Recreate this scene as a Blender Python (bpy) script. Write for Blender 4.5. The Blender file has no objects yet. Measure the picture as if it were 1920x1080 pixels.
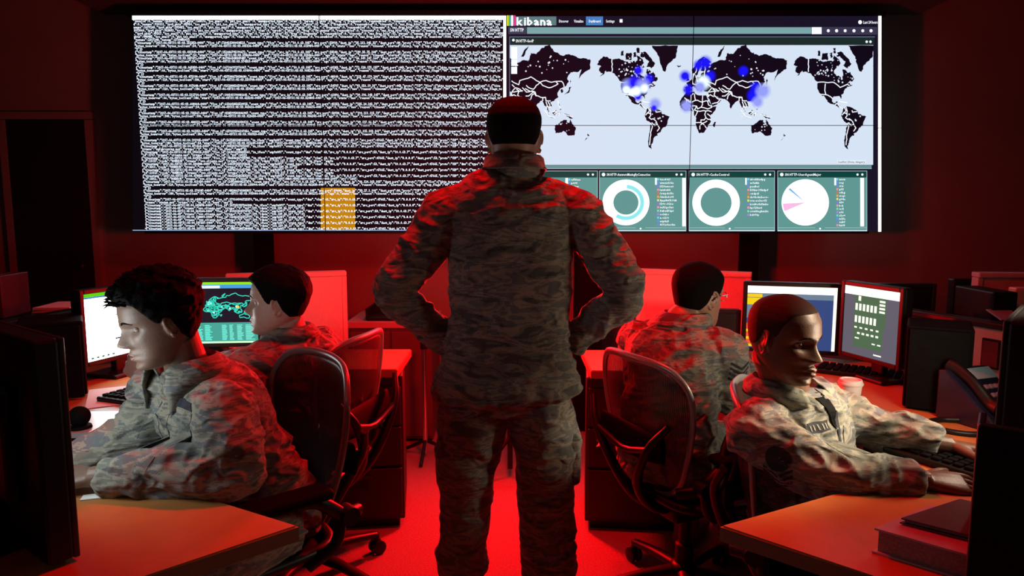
import bpy, bmesh, math, random
import numpy as np
from mathutils import Vector, Matrix
from mathutils.bvhtree import BVHTree

random.seed(7)
rng = np.random.default_rng(7)
scene = bpy.context.scene
COL = scene.collection
V = Vector
PI = math.pi

# ------------------------------------------------------------------ camera
CAM_H = 1.42
PITCH = math.radians(6.7)
FPX = 1300.0
CP, SP = math.cos(PITCH), math.sin(PITCH)

def ray(px, py):
    dx = (px - 960) / FPX
    dv = (540 - py) / FPX
    return V((dx, CP + dv * SP, -SP + dv * CP))

def at(px, py, Y):
    d = ray(px, py)
    t = Y / d.y
    return V((d.x * t, Y, CAM_H + d.z * t))

def onz(px, py, z):
    d = ray(px, py)
    t = (z - CAM_H) / d.z
    return V((d.x * t, d.y * t, z))

cam_d = bpy.data.cameras.new('camera')
cam_d.sensor_width = 36.0
cam_d.lens = 36.0 * FPX / 1920.0
cam_d.clip_start = 0.02
cam = bpy.data.objects.new('camera', cam_d)
COL.objects.link(cam)
cam.location = (0, 0, CAM_H)
cam.rotation_euler = (math.radians(90) - PITCH, 0, 0)
scene.camera = cam

# ------------------------------------------------------------------ materials
def s2l(c):
    return c / 12.92 if c <= 0.04045 else ((c + 0.055) / 1.055) ** 2.4

def rgb(r, g, b):
    return (s2l(r / 255), s2l(g / 255), s2l(b / 255), 1.0)

def new_mat(name):
    m = bpy.data.materials.new(name)
    m.use_nodes = True
    nt = m.node_tree
    return m, nt, nt.nodes['Principled BSDF']

def coords(nt, scale):
    tc = nt.nodes.new('ShaderNodeTexCoord')
    mp = nt.nodes.new('ShaderNodeMapping')
    mp.inputs['Scale'].default_value = scale
    nt.links.new(tc.outputs['Object'], mp.inputs['Vector'])
    return mp.outputs['Vector']

def pmat(name, col, rough=0.5, metal=0.0, vary=0.15, scale=12.0, bump=0.0, bscale=80.0, spec=0.5, coat=0.0):
    """principled material whose colour is broken up by procedural noise"""
    m, nt, p = new_mat(name)
    p.inputs['Roughness'].default_value = rough
    p.inputs['Metallic'].default_value = metal
    p.inputs['Specular IOR Level'].default_value = spec
    p.inputs['Coat Weight'].default_value = coat
    vec = coords(nt, (1, 1, 1))
    n = nt.nodes.new('ShaderNodeTexNoise')
    n.inputs['Scale'].default_value = scale
    n.inputs['Detail'].default_value = 4
    nt.links.new(vec, n.inputs['Vector'])
    r = nt.nodes.new('ShaderNodeValToRGB')
    r.color_ramp.elements[0].position = 0.3
    r.color_ramp.elements[1].position = 0.7
    r.color_ramp.elements[0].color = tuple(c * (1 - vary) for c in col[:3]) + (1,)
    r.color_ramp.elements[1].color = tuple(min(1, c * (1 + vary)) for c in col[:3]) + (1,)
    nt.links.new(n.outputs['Fac'], r.inputs['Fac'])
    nt.links.new(r.outputs['Color'], p.inputs['Base Color'])
    if bump:
        n2 = nt.nodes.new('ShaderNodeTexNoise')
        n2.inputs['Scale'].default_value = bscale
        n2.inputs['Detail'].default_value = 3
        nt.links.new(vec, n2.inputs['Vector'])
        b = nt.nodes.new('ShaderNodeBump')
        b.inputs['Strength'].default_value = bump
        b.inputs['Distance'].default_value = 0.004
        nt.links.new(n2.outputs['Fac'], b.inputs['Height'])
        nt.links.new(b.outputs['Normal'], p.inputs['Normal'])
    return m

def emat(name, col, strength=1.0):
    m, nt, p = new_mat(name)
    p.inputs['Base Color'].default_value = (0.01, 0.01, 0.01, 1)
    p.inputs['Roughness'].default_value = 0.6
    p.inputs['Specular IOR Level'].default_value = 0.03
    p.inputs['Emission Color'].default_value = col
    p.inputs['Emission Strength'].default_value = strength
    return m

_ecache = {}
def E(r, g, b, s=1.0):
    k = (r, g, b, s)
    if k not in _ecache:
        _ecache[k] = emat('screen_light_%d_%d_%d' % (r, g, b), rgb(r, g, b), s)
    return _ecache[k]

def camo_mat(name, cols, scale=1.0):
    m, nt, p = new_mat(name)
    p.inputs['Roughness'].default_value = 0.9
    p.inputs['Specular IOR Level'].default_value = 0.2
    p.inputs['Sheen Weight'].default_value = 0.15
    tc = nt.nodes.new('ShaderNodeTexCoord')
    snap = nt.nodes.new('ShaderNodeVectorMath'); snap.operation = 'SNAP'
    snap.inputs[1].default_value = (0.0028, 0.0028, 0.0028)
    nt.links.new(tc.outputs['Object'], snap.inputs[0])
    mp = nt.nodes.new('ShaderNodeMapping')
    mp.inputs['Scale'].default_value = (7 * scale, 7 * scale, 26 * scale)
    mp.inputs['Rotation'].default_value = (0.25, 0.3, 0)
    nt.links.new(snap.outputs[0], mp.inputs['Vector'])
    n = nt.nodes.new('ShaderNodeTexNoise')
    n.inputs['Scale'].default_value = 1.0
    n.inputs['Detail'].default_value = 2.5
    n.inputs['Roughness'].default_value = 0.6
    n.inputs['Distortion'].default_value = 1.2
    nt.links.new(mp.outputs['Vector'], n.inputs['Vector'])
    r = nt.nodes.new('ShaderNodeValToRGB')
    r.color_ramp.interpolation = 'CONSTANT'
    e = r.color_ramp.elements
    e[0].position = 0.0; e[0].color = cols[0]
    e[1].position = 0.40; e[1].color = cols[1]
    for pos, c in ((0.48, cols[2]), (0.555, cols[3]), (0.63, cols[1])):
        x = e.new(pos); x.color = c
    nt.links.new(n.outputs['Fac'], r.inputs['Fac'])
    nt.links.new(r.outputs['Color'], p.inputs['Base Color'])
    # cloth creases
    mp2 = nt.nodes.new('ShaderNodeMapping')
    mp2.inputs['Scale'].default_value = (16, 16, 26)
    nt.links.new(tc.outputs['Object'], mp2.inputs['Vector'])
    n2 = nt.nodes.new('ShaderNodeTexNoise')
    n2.noise_type = 'RIDGED_MULTIFRACTAL'
    n2.inputs['Scale'].default_value = 1.0
    n2.inputs['Detail'].default_value = 3
    n2.inputs['Distortion'].default_value = 0.8
    nt.links.new(mp2.outputs['Vector'], n2.inputs['Vector'])
    b = nt.nodes.new('ShaderNodeBump')
    b.inputs['Strength'].default_value = 0.9
    b.inputs['Distance'].default_value = 0.016
    nt.links.new(n2.outputs['Fac'], b.inputs['Height'])
    nt.links.new(b.outputs['Normal'], p.inputs['Normal'])
    return m

CAMO = camo_mat('tiger_stripe_camouflage_cloth',
                [(0.085, 0.09, 0.085, 1), (0.165, 0.167, 0.138, 1), (0.26, 0.24, 0.188, 1), (0.13, 0.14, 0.145, 1)])
CAMO_DARK = camo_mat('dark_camouflage_cloth',
                [(0.045, 0.05, 0.05, 1), (0.13, 0.13, 0.105, 1), (0.25, 0.23, 0.17, 1), (0.09, 0.10, 0.105, 1)])
M = {}
M['wall'] = pmat('painted_wall', (0.24, 0.21, 0.20), 0.85, vary=0.05, scale=3, bump=0.1, bscale=120)
M['ceiling'] = pmat('ceiling_tile', (0.10, 0.09, 0.09), 0.9, vary=0.08, scale=30, bump=0.3, bscale=90)
M['carpet'] = pmat('carpet', (0.28, 0.25, 0.24), 0.95, vary=0.28, scale=160, bump=0.8, bscale=350, spec=0.1)
M['darkwall'] = pmat('dark_grey_wall', (0.06, 0.055, 0.055), 0.9, vary=0.05)
M['trim'] = pmat('dark_trim', (0.03, 0.03, 0.03), 0.6)
M['door'] = pmat('dark_door', (0.008, 0.008, 0.009), 0.6)
M['black'] = pmat('black_plastic', (0.006, 0.006, 0.0065), 0.42, vary=0.2, scale=40, spec=.3)
M['blackmat'] = pmat('black_matt_plastic', (0.005, 0.005, 0.005), 0.75, vary=0.2, scale=40, spec=.05)
M['bezel'] = pmat('grey_bezel_plastic', (0.014, 0.014, 0.015), 0.4, vary=0.1, spec=.2)
M['graphite'] = pmat('graphite_metal', (0.05, 0.05, 0.055), 0.3, metal=0.6, vary=0.1)
M['chrome'] = pmat('polished_metal', (0.75, 0.76, 0.76), 0.22, metal=1.0, vary=0.05)
M['frame'] = pmat('satin_grey_frame', (0.26, 0.28, 0.27), 0.3, metal=0.4, vary=0.08)
M['desk'] = pmat('warm_wood_laminate', (0.46, 0.19, 0.055), 0.36, vary=0.06, scale=20, spec=0.28)
M['desk_edge'] = pmat('desk_edge_band', (0.22, 0.11, 0.06), 0.5, vary=0.08)
M['cabinet'] = pmat('dark_steel_cabinet', (0.014, 0.012, 0.012), 0.5, vary=0.1)
M['credenza'] = pmat('grey_steel_cabinet', (0.09, 0.08, 0.08), 0.5, vary=0.06)
M['panel'] = pmat('pale_fabric_panel', (0.62, 0.58, 0.56), 0.9, vary=0.08, scale=220, bump=0.3, bscale=400)
M['panelgrey'] = pmat('grey_fabric_panel', (0.4, 0.36, 0.35), 0.9, vary=0.1, scale=220, bump=0.3, bscale=400)
M['paper'] = pmat('white_paper', (0.8, 0.79, 0.77), 0.8, vary=0.03)
M['cupwhite'] = pmat('white_cup_card', (0.78, 0.74, 0.7), 0.5, vary=0.03)
M['cupbrown'] = pmat('brown_card_sleeve', (0.2, 0.12, 0.07), 0.8, vary=0.15, scale=60)
M['binder'] = pmat('glossy_mauve_vinyl', (0.48, 0.38, 0.48), 0.28, vary=0.15, scale=18, bump=0.5, bscale=14)
M['binderdark'] = pmat('dark_maroon_vinyl', (0.09, 0.03, 0.045), 0.3, vary=0.2)
M['pages'] = pmat('page_edges', (0.3, 0.2, 0.2), 0.8, vary=0.25, scale=200)
M['beige'] = pmat('beige_plastic', (0.55, 0.5, 0.34), 0.5, vary=0.1)
M['teal'] = pmat('blue_grey_card', (0.25, 0.38, 0.45), 0.5, vary=0.1)
M['silver'] = pmat('silver_laptop_lid', (0.5, 0.51, 0.52), 0.3, metal=0.3, vary=0.05)
M['navy'] = pmat('navy_phone_plastic', (0.010, 0.011, 0.028), 0.28, vary=0.15)
M['key'] = pmat('grey_key', (0.2, 0.17, 0.22), 0.4, vary=0.1)
M['patch'] = pmat('dark_embroidery', (0.02, 0.022, 0.03), 0.9, vary=0.3, scale=150)
M['thread'] = pmat('pale_embroidery', (0.3, 0.29, 0.25), 0.9, vary=0.2, scale=150)
M['red_dish'] = pmat('red_ceramic_dish', (0.5, 0.12, 0.08), 0.4, vary=0.1)
M['belt'] = pmat('webbing', (0.12, 0.12, 0.09), 0.8)
M['boot'] = pmat('suede_boot', (0.17, 0.17, 0.13), 0.85, vary=0.15)
M['lens'] = pmat('clear_lens', (0.6, 0.6, 0.6), 0.1)

def skin(name, col, rough=0.45):
    m = pmat(name, col, rough, vary=0.1, scale=35, bump=0.12, bscale=260)
    p = m.node_tree.nodes['Principled BSDF']
    p.inputs['Subsurface Weight'].default_value = 0.12
    p.inputs['Subsurface Radius'].default_value = (0.01, 0.004, 0.002)
    p.inputs['Subsurface Scale'].default_value = 0.5
    return m
SK_MAN = skin('skin_tan', (0.34, 0.19, 0.13))
SK_A = skin('skin_olive', (0.20, 0.122, 0.088))
SK_B = skin('skin_fair', (0.58, 0.38, 0.29))
SK_C = skin('skin_medium', (0.36, 0.2, 0.135))
SK_D = skin('skin_deep', (0.135, 0.062, 0.034), 0.42)
LIPS = {}
def lips_mat(col):
    k = tuple(col)
    if k not in LIPS: LIPS[k] = pmat('lip_skin', (col[0] * .9, col[1] * .62, col[2] * .66), .42, vary=.08, scale=60)
    return LIPS[k]
HAIR = pmat('black_hair', (0.004, 0.0035, 0.0035), 0.7, vary=0.4, scale=120, bump=0.6, bscale=220, spec=0.05)
HAIR_BUZZ = pmat('dark_stubble_hair', (0.007, 0.005, 0.0045), 0.8, vary=0.4, scale=300, bump=0.5, bscale=600, spec=0.04)
HAIR_SHAVED = pmat('shaved_stubble', (0.042, 0.019, 0.012), 0.7, vary=0.3, scale=300, bump=0.3, bscale=700, spec=0.08)

def mesh_fabric():
    m, nt, p = new_mat('woven_mesh_fabric')
    p.inputs['Base Color'].default_value = (0.035, 0.032, 0.032, 1)
    p.inputs['Roughness'].default_value = 0.33
    p.inputs['Specular IOR Level'].default_value = 0.7
    vec = coords(nt, (1, 1, 1))
    w = nt.nodes.new('ShaderNodeTexWave'); w.wave_type = 'BANDS'; w.bands_direction = 'X'
    w.inputs['Scale'].default_value = 42
    w.inputs['Distortion'].default_value = 0.4
    nt.links.new(vec, w.inputs['Vector'])
    r = nt.nodes.new('ShaderNodeMapRange')
    r.inputs['To Min'].default_value = 0.5
    r.inputs['To Max'].default_value = 0.85
    nt.links.new(w.outputs['Fac'], r.inputs['Value'])
    nt.links.new(r.outputs['Result'], p.inputs['Alpha'])
    return m
M['mesh'] = mesh_fabric()

def eye_mat():
    m, nt, p = new_mat('eyeball')
    p.inputs['Roughness'].default_value = 0.08
    tc = nt.nodes.new('ShaderNodeTexCoord')
    sep = nt.nodes.new('ShaderNodeSeparateXYZ')
    nt.links.new(tc.outputs['Object'], sep.inputs[0])
    r = nt.nodes.new('ShaderNodeValToRGB'); r.color_ramp.interpolation = 'CONSTANT'
    e = r.color_ramp.elements
    e[0].position = 0.0; e[0].color = (0.42, 0.39, 0.37, 1)
    e[1].position = 0.0107 * 50; e[1].color = (0.05, 0.025, 0.012, 1)
    x = e.new(0.0117 * 50); x.color = (0.003, 0.003, 0.003, 1)
    mul = nt.nodes.new('ShaderNodeMath'); mul.operation = 'MULTIPLY'; mul.inputs[1].default_value = 50
    nt.links.new(sep.outputs['Y'], mul.inputs[0])
    nt.links.new(mul.outputs[0], r.inputs['Fac'])
    nt.links.new(r.outputs['Color'], p.inputs['Base Color'])
    return m
M['eye'] = eye_mat()

# ------------------------------------------------------------------ objects
def tag(o, label=None, cat=None, group=None, kind=None):
    if label: o['label'] = label
    if cat: o['category'] = cat
    if group: o['group'] = group
    if kind: o['kind'] = kind
    return o

def thing(name, label, cat, loc=(0, 0, 0), rz=0.0, group=None):
    o = bpy.data.objects.new(name, None)
    o.empty_display_size = 0.1
    COL.objects.link(o)
    o.location = loc
    o.rotation_euler = (0, 0, rz)
    return tag(o, label, cat, group)

def link_mesh(name, me, mat, parent=None, smooth=False):
    o = bpy.data.objects.new(name, me)
    COL.objects.link(o)
    if mat is not None and len(me.materials) == 0:
        me.materials.append(mat)
    if parent is not None:
        o.parent = parent
    if smooth:
        me.polygons.foreach_set('use_smooth', [True] * len(me.polygons))
    return o

def copy_tree(o, parent=None):
    c = o.copy()
    COL.objects.link(c)
    c.parent = parent
    for ch in list(o.children):
        copy_tree(ch, c)
    return c

def catmull(P, k=4, closed=False):
    P = [np.array(p, float) for p in P]
    n = len(P)
    out = []
    rngi = range(n) if closed else range(n - 1)
    for i in rngi:
        p1, p2 = P[i], P[(i + 1) % n]
        p0 = P[i - 1] if (closed or i > 0) else 2 * p1 - p2
        p3 = P[(i + 2) % n] if (closed or i + 2 < n) else 2 * p2 - p1
        for j in range(k):
            t = j / k
            out.append(0.5 * ((2 * p1) + (-p0 + p2) * t + (2 * p0 - 5 * p1 + 4 * p2 - p3) * t * t + (-p0 + 3 * p1 - 3 * p2 + p3) * t ** 3))
    if not closed:
        out.append(P[-1])
    return out

class MB:
    def __init__(self):
        self.v = []; self.f = []; self.m = []; self.cur = 0
    def add(self, vs, fs):
        b = len(self.v)
        self.v.extend([tuple(x) for x in vs])
        for f in fs:
            self.f.append(tuple(b + i for i in f)); self.m.append(self.cur)
        return self
    def box(self, c, s, R=None):
        c = V(c); vs = []
        for dz in (-1, 1):
            for dx, dy in ((-1, -1), (1, -1), (1, 1), (-1, 1)):
                p = V((dx * s[0] / 2, dy * s[1] / 2, dz * s[2] / 2))
                if R is not None: p = R @ p
                vs.append(c + p)
        return self.add(vs, [(3, 2, 1, 0), (4, 5, 6, 7), (0, 1, 5, 4), (1, 2, 6, 5), (2, 3, 7, 6), (3, 0, 4, 7)])
    def rbox(self, c, s, r=0.01, R=None, seg=2):
        bm = bmesh.new()
        bmesh.ops.create_cube(bm, size=1.0)
        for v in bm.verts:
            v.co = V((v.co.x * s[0], v.co.y * s[1], v.co.z * s[2]))
        bmesh.ops.bevel(bm, geom=list(bm.edges), offset=min(r, min(s) * 0.49), segments=seg, affect='EDGES', profile=0.5)
        c = V(c)
        vs = []
        for i, v in enumerate(bm.verts):
            v.index = i
            vs.append(c + (R @ v.co if R is not None else v.co))
        fs = [tuple(v.index for v in f.verts) for f in bm.faces]
        bm.free()
        return self.add(vs, fs)
    def prism(self, poly, z0, z1):
        n = len(poly)
        a = sum(poly[i][0] * poly[(i + 1) % n][1] - poly[(i + 1) % n][0] * poly[i][1] for i in range(n))
        if a < 0: poly = poly[::-1]
        vs = [(p[0], p[1], z0) for p in poly] + [(p[0], p[1], z1) for p in poly]
        fs = [tuple(range(n - 1, -1, -1)), tuple(range(n, 2 * n))]
        fs += [(i, (i + 1) % n, n + (i + 1) % n, n + i) for i in range(n)]
        return self.add(vs, fs)
    def loft(self, pts, rad, n=20, ref=None, sub=1, power=2.0, closed=False, cap=True):
        pts = [np.array(p, float) for p in pts]
        rad = [np.array(r if hasattr(r, '__len__') else (r, r), float) for r in rad]
        if sub > 1:
            pts = catmull(pts, sub, closed); rad = catmull(rad, sub, closed)
            rad = [np.maximum(r, 1e-4) for r in rad]
        N = len(pts)
        U = None; vs = []
        for i in range(N):
            if closed:
                T = pts[(i + 1) % N] - pts[i - 1]
            else:
                T = pts[min(i + 1, N - 1)] - pts[max(i - 1, 0)]
            T = T / (np.linalg.norm(T) + 1e-12)
            if ref is not None:
                u = np.array(ref, float)
            elif U is None:
                u = np.array((0, 0, 1.0)) if abs(T[2]) < 0.9 else np.array((1.0, 0, 0))
            else:
                u = U
            u = u - T * np.dot(u, T); u /= (np.linalg.norm(u) + 1e-12)
            U = u
            w = np.cross(T, u)
            for j in range(n):
                a = 2 * PI * j / n
                c, s = math.cos(a), math.sin(a)
                if power != 2.0:
                    e = 2.0 / power
                    c = math.copysign(abs(c) ** e, c); s = math.copysign(abs(s) ** e, s)
                vs.append(pts[i] + u * c * rad[i][0] + w * s * rad[i][1])
        fs = []
        R = N if closed else N - 1
        for i in range(R):
            k = (i + 1) % N
            for j in range(n):
                fs.append((i * n + j, i * n + (j + 1) % n, k * n + (j + 1) % n, k * n + j))
        if cap and not closed:
            fs.append(tuple(range(n - 1, -1, -1)))
            fs.append(tuple((N - 1) * n + j for j in range(n)))
        return self.add(vs, fs)
    def tube(self, pts, r, n=10, sub=1, closed=False):
        return self.loft(pts, [r] * len(pts) if not hasattr(r, '__len__') else r, n=n, sub=sub, closed=closed)
    def cyl(self, p0, p1, r0, r1=None, n=20):
        return self.loft([p0, p1], [r0, r0 if r1 is None else r1], n=n)
    def lathe(self, prof, c, n=28):
        vs = []; fs = []
        for (r, z) in prof:
            for j in range(n):
                a = 2 * PI * j / n
                vs.append((c[0] + r * math.cos(a), c[1] + r * math.sin(a), c[2] + z))
        for i in range(len(prof) - 1):
            for j in range(n):
                fs.append((i * n + j, i * n + (j + 1) % n, (i + 1) * n + (j + 1) % n, (i + 1) * n + j))
        fs.append(tuple(range(n - 1, -1, -1)))
        fs.append(tuple((len(prof) - 1) * n + j for j in range(n)))
        return self.add(vs, fs)
    def ell(self, c, r, R=None, nu=20, nv=12):
        vs = []; fs = []
        c = V(c)
        for i in range(nv + 1):
            ph = PI * i / nv
            for j in range(nu):
                a = 2 * PI * j / nu
                ph2 = min(max(ph, 0.02), PI - 0.02)
                p = V((r[0] * math.sin(ph2) * math.cos(a), r[1] * math.sin(ph2) * math.sin(a), -r[2] * math.cos(ph2)))
                vs.append(c + (R @ p if R is not None else p))
        for i in range(nv):
            for j in range(nu):
                fs.append((i * nu + j, i * nu + (j + 1) % nu, (i + 1) * nu + (j + 1) % nu, (i + 1) * nu + j))
        fs.append(tuple(range(nu - 1, -1, -1))); fs.append(tuple(nv * nu + j for j in range(nu)))
        return self.add(vs, fs)
    def quad(self, a, b, c, d):
        return self.add([a, b, c, d], [(0, 1, 2, 3)])
    def mesh(self, name='m'):
        me = bpy.data.meshes.new(name)
        me.from_pydata([tuple(map(float, x)) for x in self.v], [], self.f)
        me.update()
        return me
    def build(self, name, mat, parent=None, smooth=False, off=None, fix=True):
        if off is not None:
            o_ = np.array(off, float)
            self.v = [tuple(np.array(x, float) - o_) for x in self.v]
        me = self.mesh(name)
        mats = mat if isinstance(mat, (list, tuple)) else [mat]
        for x in mats: me.materials.append(x)
        if len(mats) > 1:
            me.polygons.foreach_set('material_index', self.m)
        if fix:
            bm = bmesh.new(); bm.from_mesh(me)
            bmesh.ops.recalc_face_normals(bm, faces=bm.faces)
            bm.to_mesh(me); bm.free()
        o = link_mesh(name, me, None, parent, smooth)
        if smooth:
            try:
                me.set_sharp_from_angle(angle=math.radians(50))
            except Exception:
                pass
        return o

def struct(o):
    o['kind'] = 'structure'
    return o

# numpy gradient noise
def _hash(ix, iy, iz, seed):
    h = (ix * 374761393 + iy * 668265263 + iz * 2147483647 + seed * 974711) & 0xFFFFFFFF
    h = ((h ^ (h >> 13)) * 1274126177) & 0xFFFFFFFF
    h = (h ^ (h >> 16)) & 0xFFFFFFFF
    return h / 4294967295.0 * 2 - 1

def vnoise(p, seed=0):
    p = np.asarray(p, float)
    i = np.floor(p).astype(np.int64)
    f = p - i
    u = f * f * f * (f * (f * 6 - 15) + 10)
    r = 0
    for dx in (0, 1):
        wx = u[:, 0] if dx else 1 - u[:, 0]
        for dy in (0, 1):
            wy = u[:, 1] if dy else 1 - u[:, 1]
            for dz in (0, 1):
                wz = u[:, 2] if dz else 1 - u[:, 2]
                r = r + wx * wy * wz * _hash(i[:, 0] + dx, i[:, 1] + dy, i[:, 2] + dz, seed)
    return r

def get_co(me):
    a = np.empty(len(me.vertices) * 3); me.vertices.foreach_get('co', a)
    return a.reshape(-1, 3)

def get_no(me):
    a = np.empty(len(me.vertices) * 3); me.vertices.foreach_get('normal', a)
    return a.reshape(-1, 3)

def set_co(me, a):
    me.vertices.foreach_set('co', np.ascontiguousarray(a).ravel()); me.update()

def voxel_union(mb, voxel, iters=4, name='m'):
    """one continuous skin over overlapping closed shells"""
    me = mb.mesh('tmp')
    bm = bmesh.new(); bm.from_mesh(me)
    bmesh.ops.recalc_face_normals(bm, faces=bm.faces)
    bm.to_mesh(me); bm.free()
    ob = bpy.data.objects.new('tmp', me)
    COL.objects.link(ob)
    md = ob.modifiers.new('r', 'REMESH'); md.mode = 'VOXEL'; md.voxel_size = voxel
    sm = ob.modifiers.new('s', 'SMOOTH'); sm.factor = 0.5; sm.iterations = iters
    dg = bpy.context.evaluated_depsgraph_get()
    dg.update()
    out = bpy.data.meshes.new_from_object(ob.evaluated_get(dg))
    out.name = name
    bpy.data.objects.remove(ob); bpy.data.meshes.remove(me)
    return out
# ------------------------------------------------------------------ people
def nrm(v):
    v = np.array(v, float); return v / (np.linalg.norm(v) + 1e-12)

def lerp(a, b, t):
    return np.array(a, float) * (1 - t) + np.array(b, float) * t

HZ = [-.118, -.113, -.105, -.095, -.08, -.06, -.04, -.02, 0, .02, .04, .06, .08, .095, .107, .114, .118]
HF = [.036, .066, .080, .083, .081, .081, .081, .080, .081, .088, .089, .085, .074, .059, .038, .02, .0]
HB = [.03, .012, .000, -.012, -.030, -.055, -.078, -.09, -.096, -.100, -.101, -.098, -.089, -.074, -.052, -.03, -.005]
HW = [.008, .024, .035, .043, .053, .0595, .0645, .068, .0705, .073, .0755, .0755, .069, .058, .042, .026, .006]

def _tab(z, vals):
    zz = np.linspace(-.118, .118, 473)
    y = np.interp(zz, HZ, vals)
    k = np.exp(-0.5 * (np.arange(-12, 13) / 5.0) ** 2); k /= k.sum()
    ys = np.convolve(np.pad(y, 12, mode='edge'), k, 'valid')
    w = np.clip(np.minimum(zz + .118, .118 - zz) / .006, 0, 1)
    return np.interp(z, zz, ys * w + y * (1 - w))

def G(x, s):
    return np.exp(-0.5 * (x / s) ** 2)

def head_points(p, nz=112, nt=120):
    """face and skull as one grid; x right, y forward, z up, origin between the eyes and ears"""
    ph = np.linspace(0, PI, nz)
    z = -.118 * np.cos(ph)
    t = np.linspace(0, 2 * PI, nt, endpoint=False)
    Z, T = np.meshgrid(z, t, indexing='ij')
    f, b, w = _tab(Z, HF), _tab(Z, HB), _tab(Z, HW) * p.get('wide', 1.0)
    ym = (f + b) / 2
    c, s = np.cos(T), np.sin(T)
    ff = np.where(c > 0, np.abs(c) ** 0.82, -np.abs(c) ** 0.95)
    Y = ym + ff * (f - b) / 2
    X = w * np.sign(s) * np.abs(s) ** 0.92
    front = np.clip(c * 1.6, 0, 1)
    nw, lip = p.get('nose', 1.0), p.get('lips', 1.0)
    noseprof = np.interp(Z, [-.052, -.046, -.040, -.034, -.026, -.012, .004, .016, .024], [0, .006, .024, .0325, .0295, .0195, .0115, .006, 0])
    nsig = np.interp(Z, [-.05, -.034, -.01, .015], [.0105, .0105, .0075, .0085]) * nw
    d = noseprof * G(X, nsig)
    for sg in (-1, 1):
        d = d + .011 * G(X - sg * .0145 * nw, .0055 * nw) * G(Z + .039, .0065)
        d = d - .017 * G(X - sg * .032, .014) * G(Z - .002, .0095)
        d = d + .005 * G(X - sg * .030, .018) * G(Z - .021, .007)
        d = d + .004 * G(X - sg * .045, .016) * G(Z + .024, .014)
        d = d - .003 * G(X - sg * .033, .010) * G(Z + .058, .016)
        d = d - .002 * G(X - sg * .020, .004) * G(Z + .048, .010)
    d = d + .0075 * lip * G(X, .017) * G(Z + .0605, .0048)
    d = d + .0075 * lip * G(X, .0155) * G(Z + .0765, .0055)
    d = d - .0030 * G(X, .020) * G(Z + .0684, .0026)
    d = d + .004 * G(X, .024) * G(Z + .068, .014)
    d = d - .005 * G(X, .020) * G(Z + .0885, .0055)
    d = d + .007 * G(X, .018) * G(Z + .104, .010)
    Y = Y + d * front
    return np.stack([X, Y, Z], -1), front

def grid_faces(nz, nt):
    fs = []
    for i in range(nz - 1):
        for j in range(nt):
            fs.append((i * nt + j, i * nt + (j + 1) % nt, (i + 1) * nt + (j + 1) % nt, (i + 1) * nt + j))
    fs.append(tuple(range(nt - 1, -1, -1)))
    fs.append(tuple((nz - 1) * nt + j for j in range(nt)))
    return fs

def head_frame(fwd, roll=0.0):
    f = V(nrm(fwd)); r = f.cross(V((0, 0, 1))).normalized(); u = r.cross(f).normalized()
    R = Matrix((r, f, u)).transposed()
    return R @ Matrix.Rotation(roll, 3, 'Y')

def hand_mb(mb, wrist, d, n, thumb_side, curl=0.35, sc=1.0, spread=1.0):
    """palm, four unequal bent fingers and a thumb; n = back of hand"""
    d = nrm(d); n = nrm(np.array(n) - d * np.dot(n, d)); s = nrm(np.cross(d, n)) * thumb_side
    w = np.array(wrist, float)
    P = [w - d * .03, w, w + d * .03, w + d * .062, w + d * .090 - n * .002]
    Rr = [(.024, .019), (.026, .017), (.034, .0165), (.041, .0145), (.040, .012)]
    mb.loft(P, [(a * sc, b * sc) for a, b in Rr], n=16, ref=s, power=2.6)
    for k, (o, L, r, a) in enumerate(((.0305, .070, .0086, .10), (.0105, .079, .0090, .02), (-.0105, .072, .0086, -.05), (-.0300, .056, .0076, -.14))):
        base = w + d * .082 * sc + s * o * sc
        dir_ = nrm(d + s * a * spread)
        pts = [base - dir_ * .012, base]
        ang = 0.0; q = base.copy()
        for q_i, (fr, cu) in enumerate(((.45, curl * .7), (.30, curl * 1.2), (.25, curl * .9))):
            ang += cu * (1 + .12 * k)
            q = q + (dir_ * math.cos(ang) - n * math.sin(ang)) * L * fr * sc
            pts.append(q)
        mb.loft(pts, [r * 1.02 * sc, r * 1.05 * sc, r * 1.0 * sc, r * .9 * sc, r * .62 * sc], n=10, sub=3)
    b = w + d * .022 * sc + s * .026 * sc - n * .004
    td = nrm(d * .62 + s * .72 - n * .28)
    q1 = b + td * .042 * sc; q2 = q1 + nrm(td + d * .35) * .032 * sc; q3 = q2 + nrm(td + d * .6) * .024 * sc
    mb.loft([b - td * .015, b, q1, q2, q3], [.013 * sc, .0145 * sc, .0115 * sc, .0105 * sc, .0065 * sc], n=10, sub=3)

def ear_mb(mb, R, c, sc, sg):
    Rl = Matrix.Rotation(sg * -.52, 3, 'Z') @ Matrix.Rotation(-.20, 3, 'X')
    def W(x, y, z):
        p = V((sg * .0735, -.002, -.009)) + Rl @ V((sg * x, y - .008, z))
        return c + np.array(R @ p) * sc
    ring = [(.012, -.004), (.014, .014), (.007, .027), (-.007, .031), (-.019, .022), (-.021, .004), (-.015, -.014), (-.006, -.026), (.004, -.030), (.010, -.020)]
    mb.loft([W(.0035, y, z) for y, z in ring], [.0046 * sc] * len(ring), n=8, sub=3)
    inner = [(.006, .004), (.001, .016), (-.008, .015), (-.010, -.002), (-.003, -.012)]
    mb.loft([W(.004, y, z) for y, z in inner], [.0038 * sc] * len(inner), n=8, sub=3)
    Rm = R @ Rl
    mb.ell(c + np.array(R @ (V((sg * .0735, -.002, -.009)) + Rl @ V((sg * -.001, -.011, .001)))) * sc, (.0052 * sc, .0185 * sc, .029 * sc), Rm, 16, 12)
    mb.ell(c + np.array(R @ V((sg * .068, -.006, -.010))) * sc, (.010 * sc, .012 * sc, .022 * sc), R, 12, 10)

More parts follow.
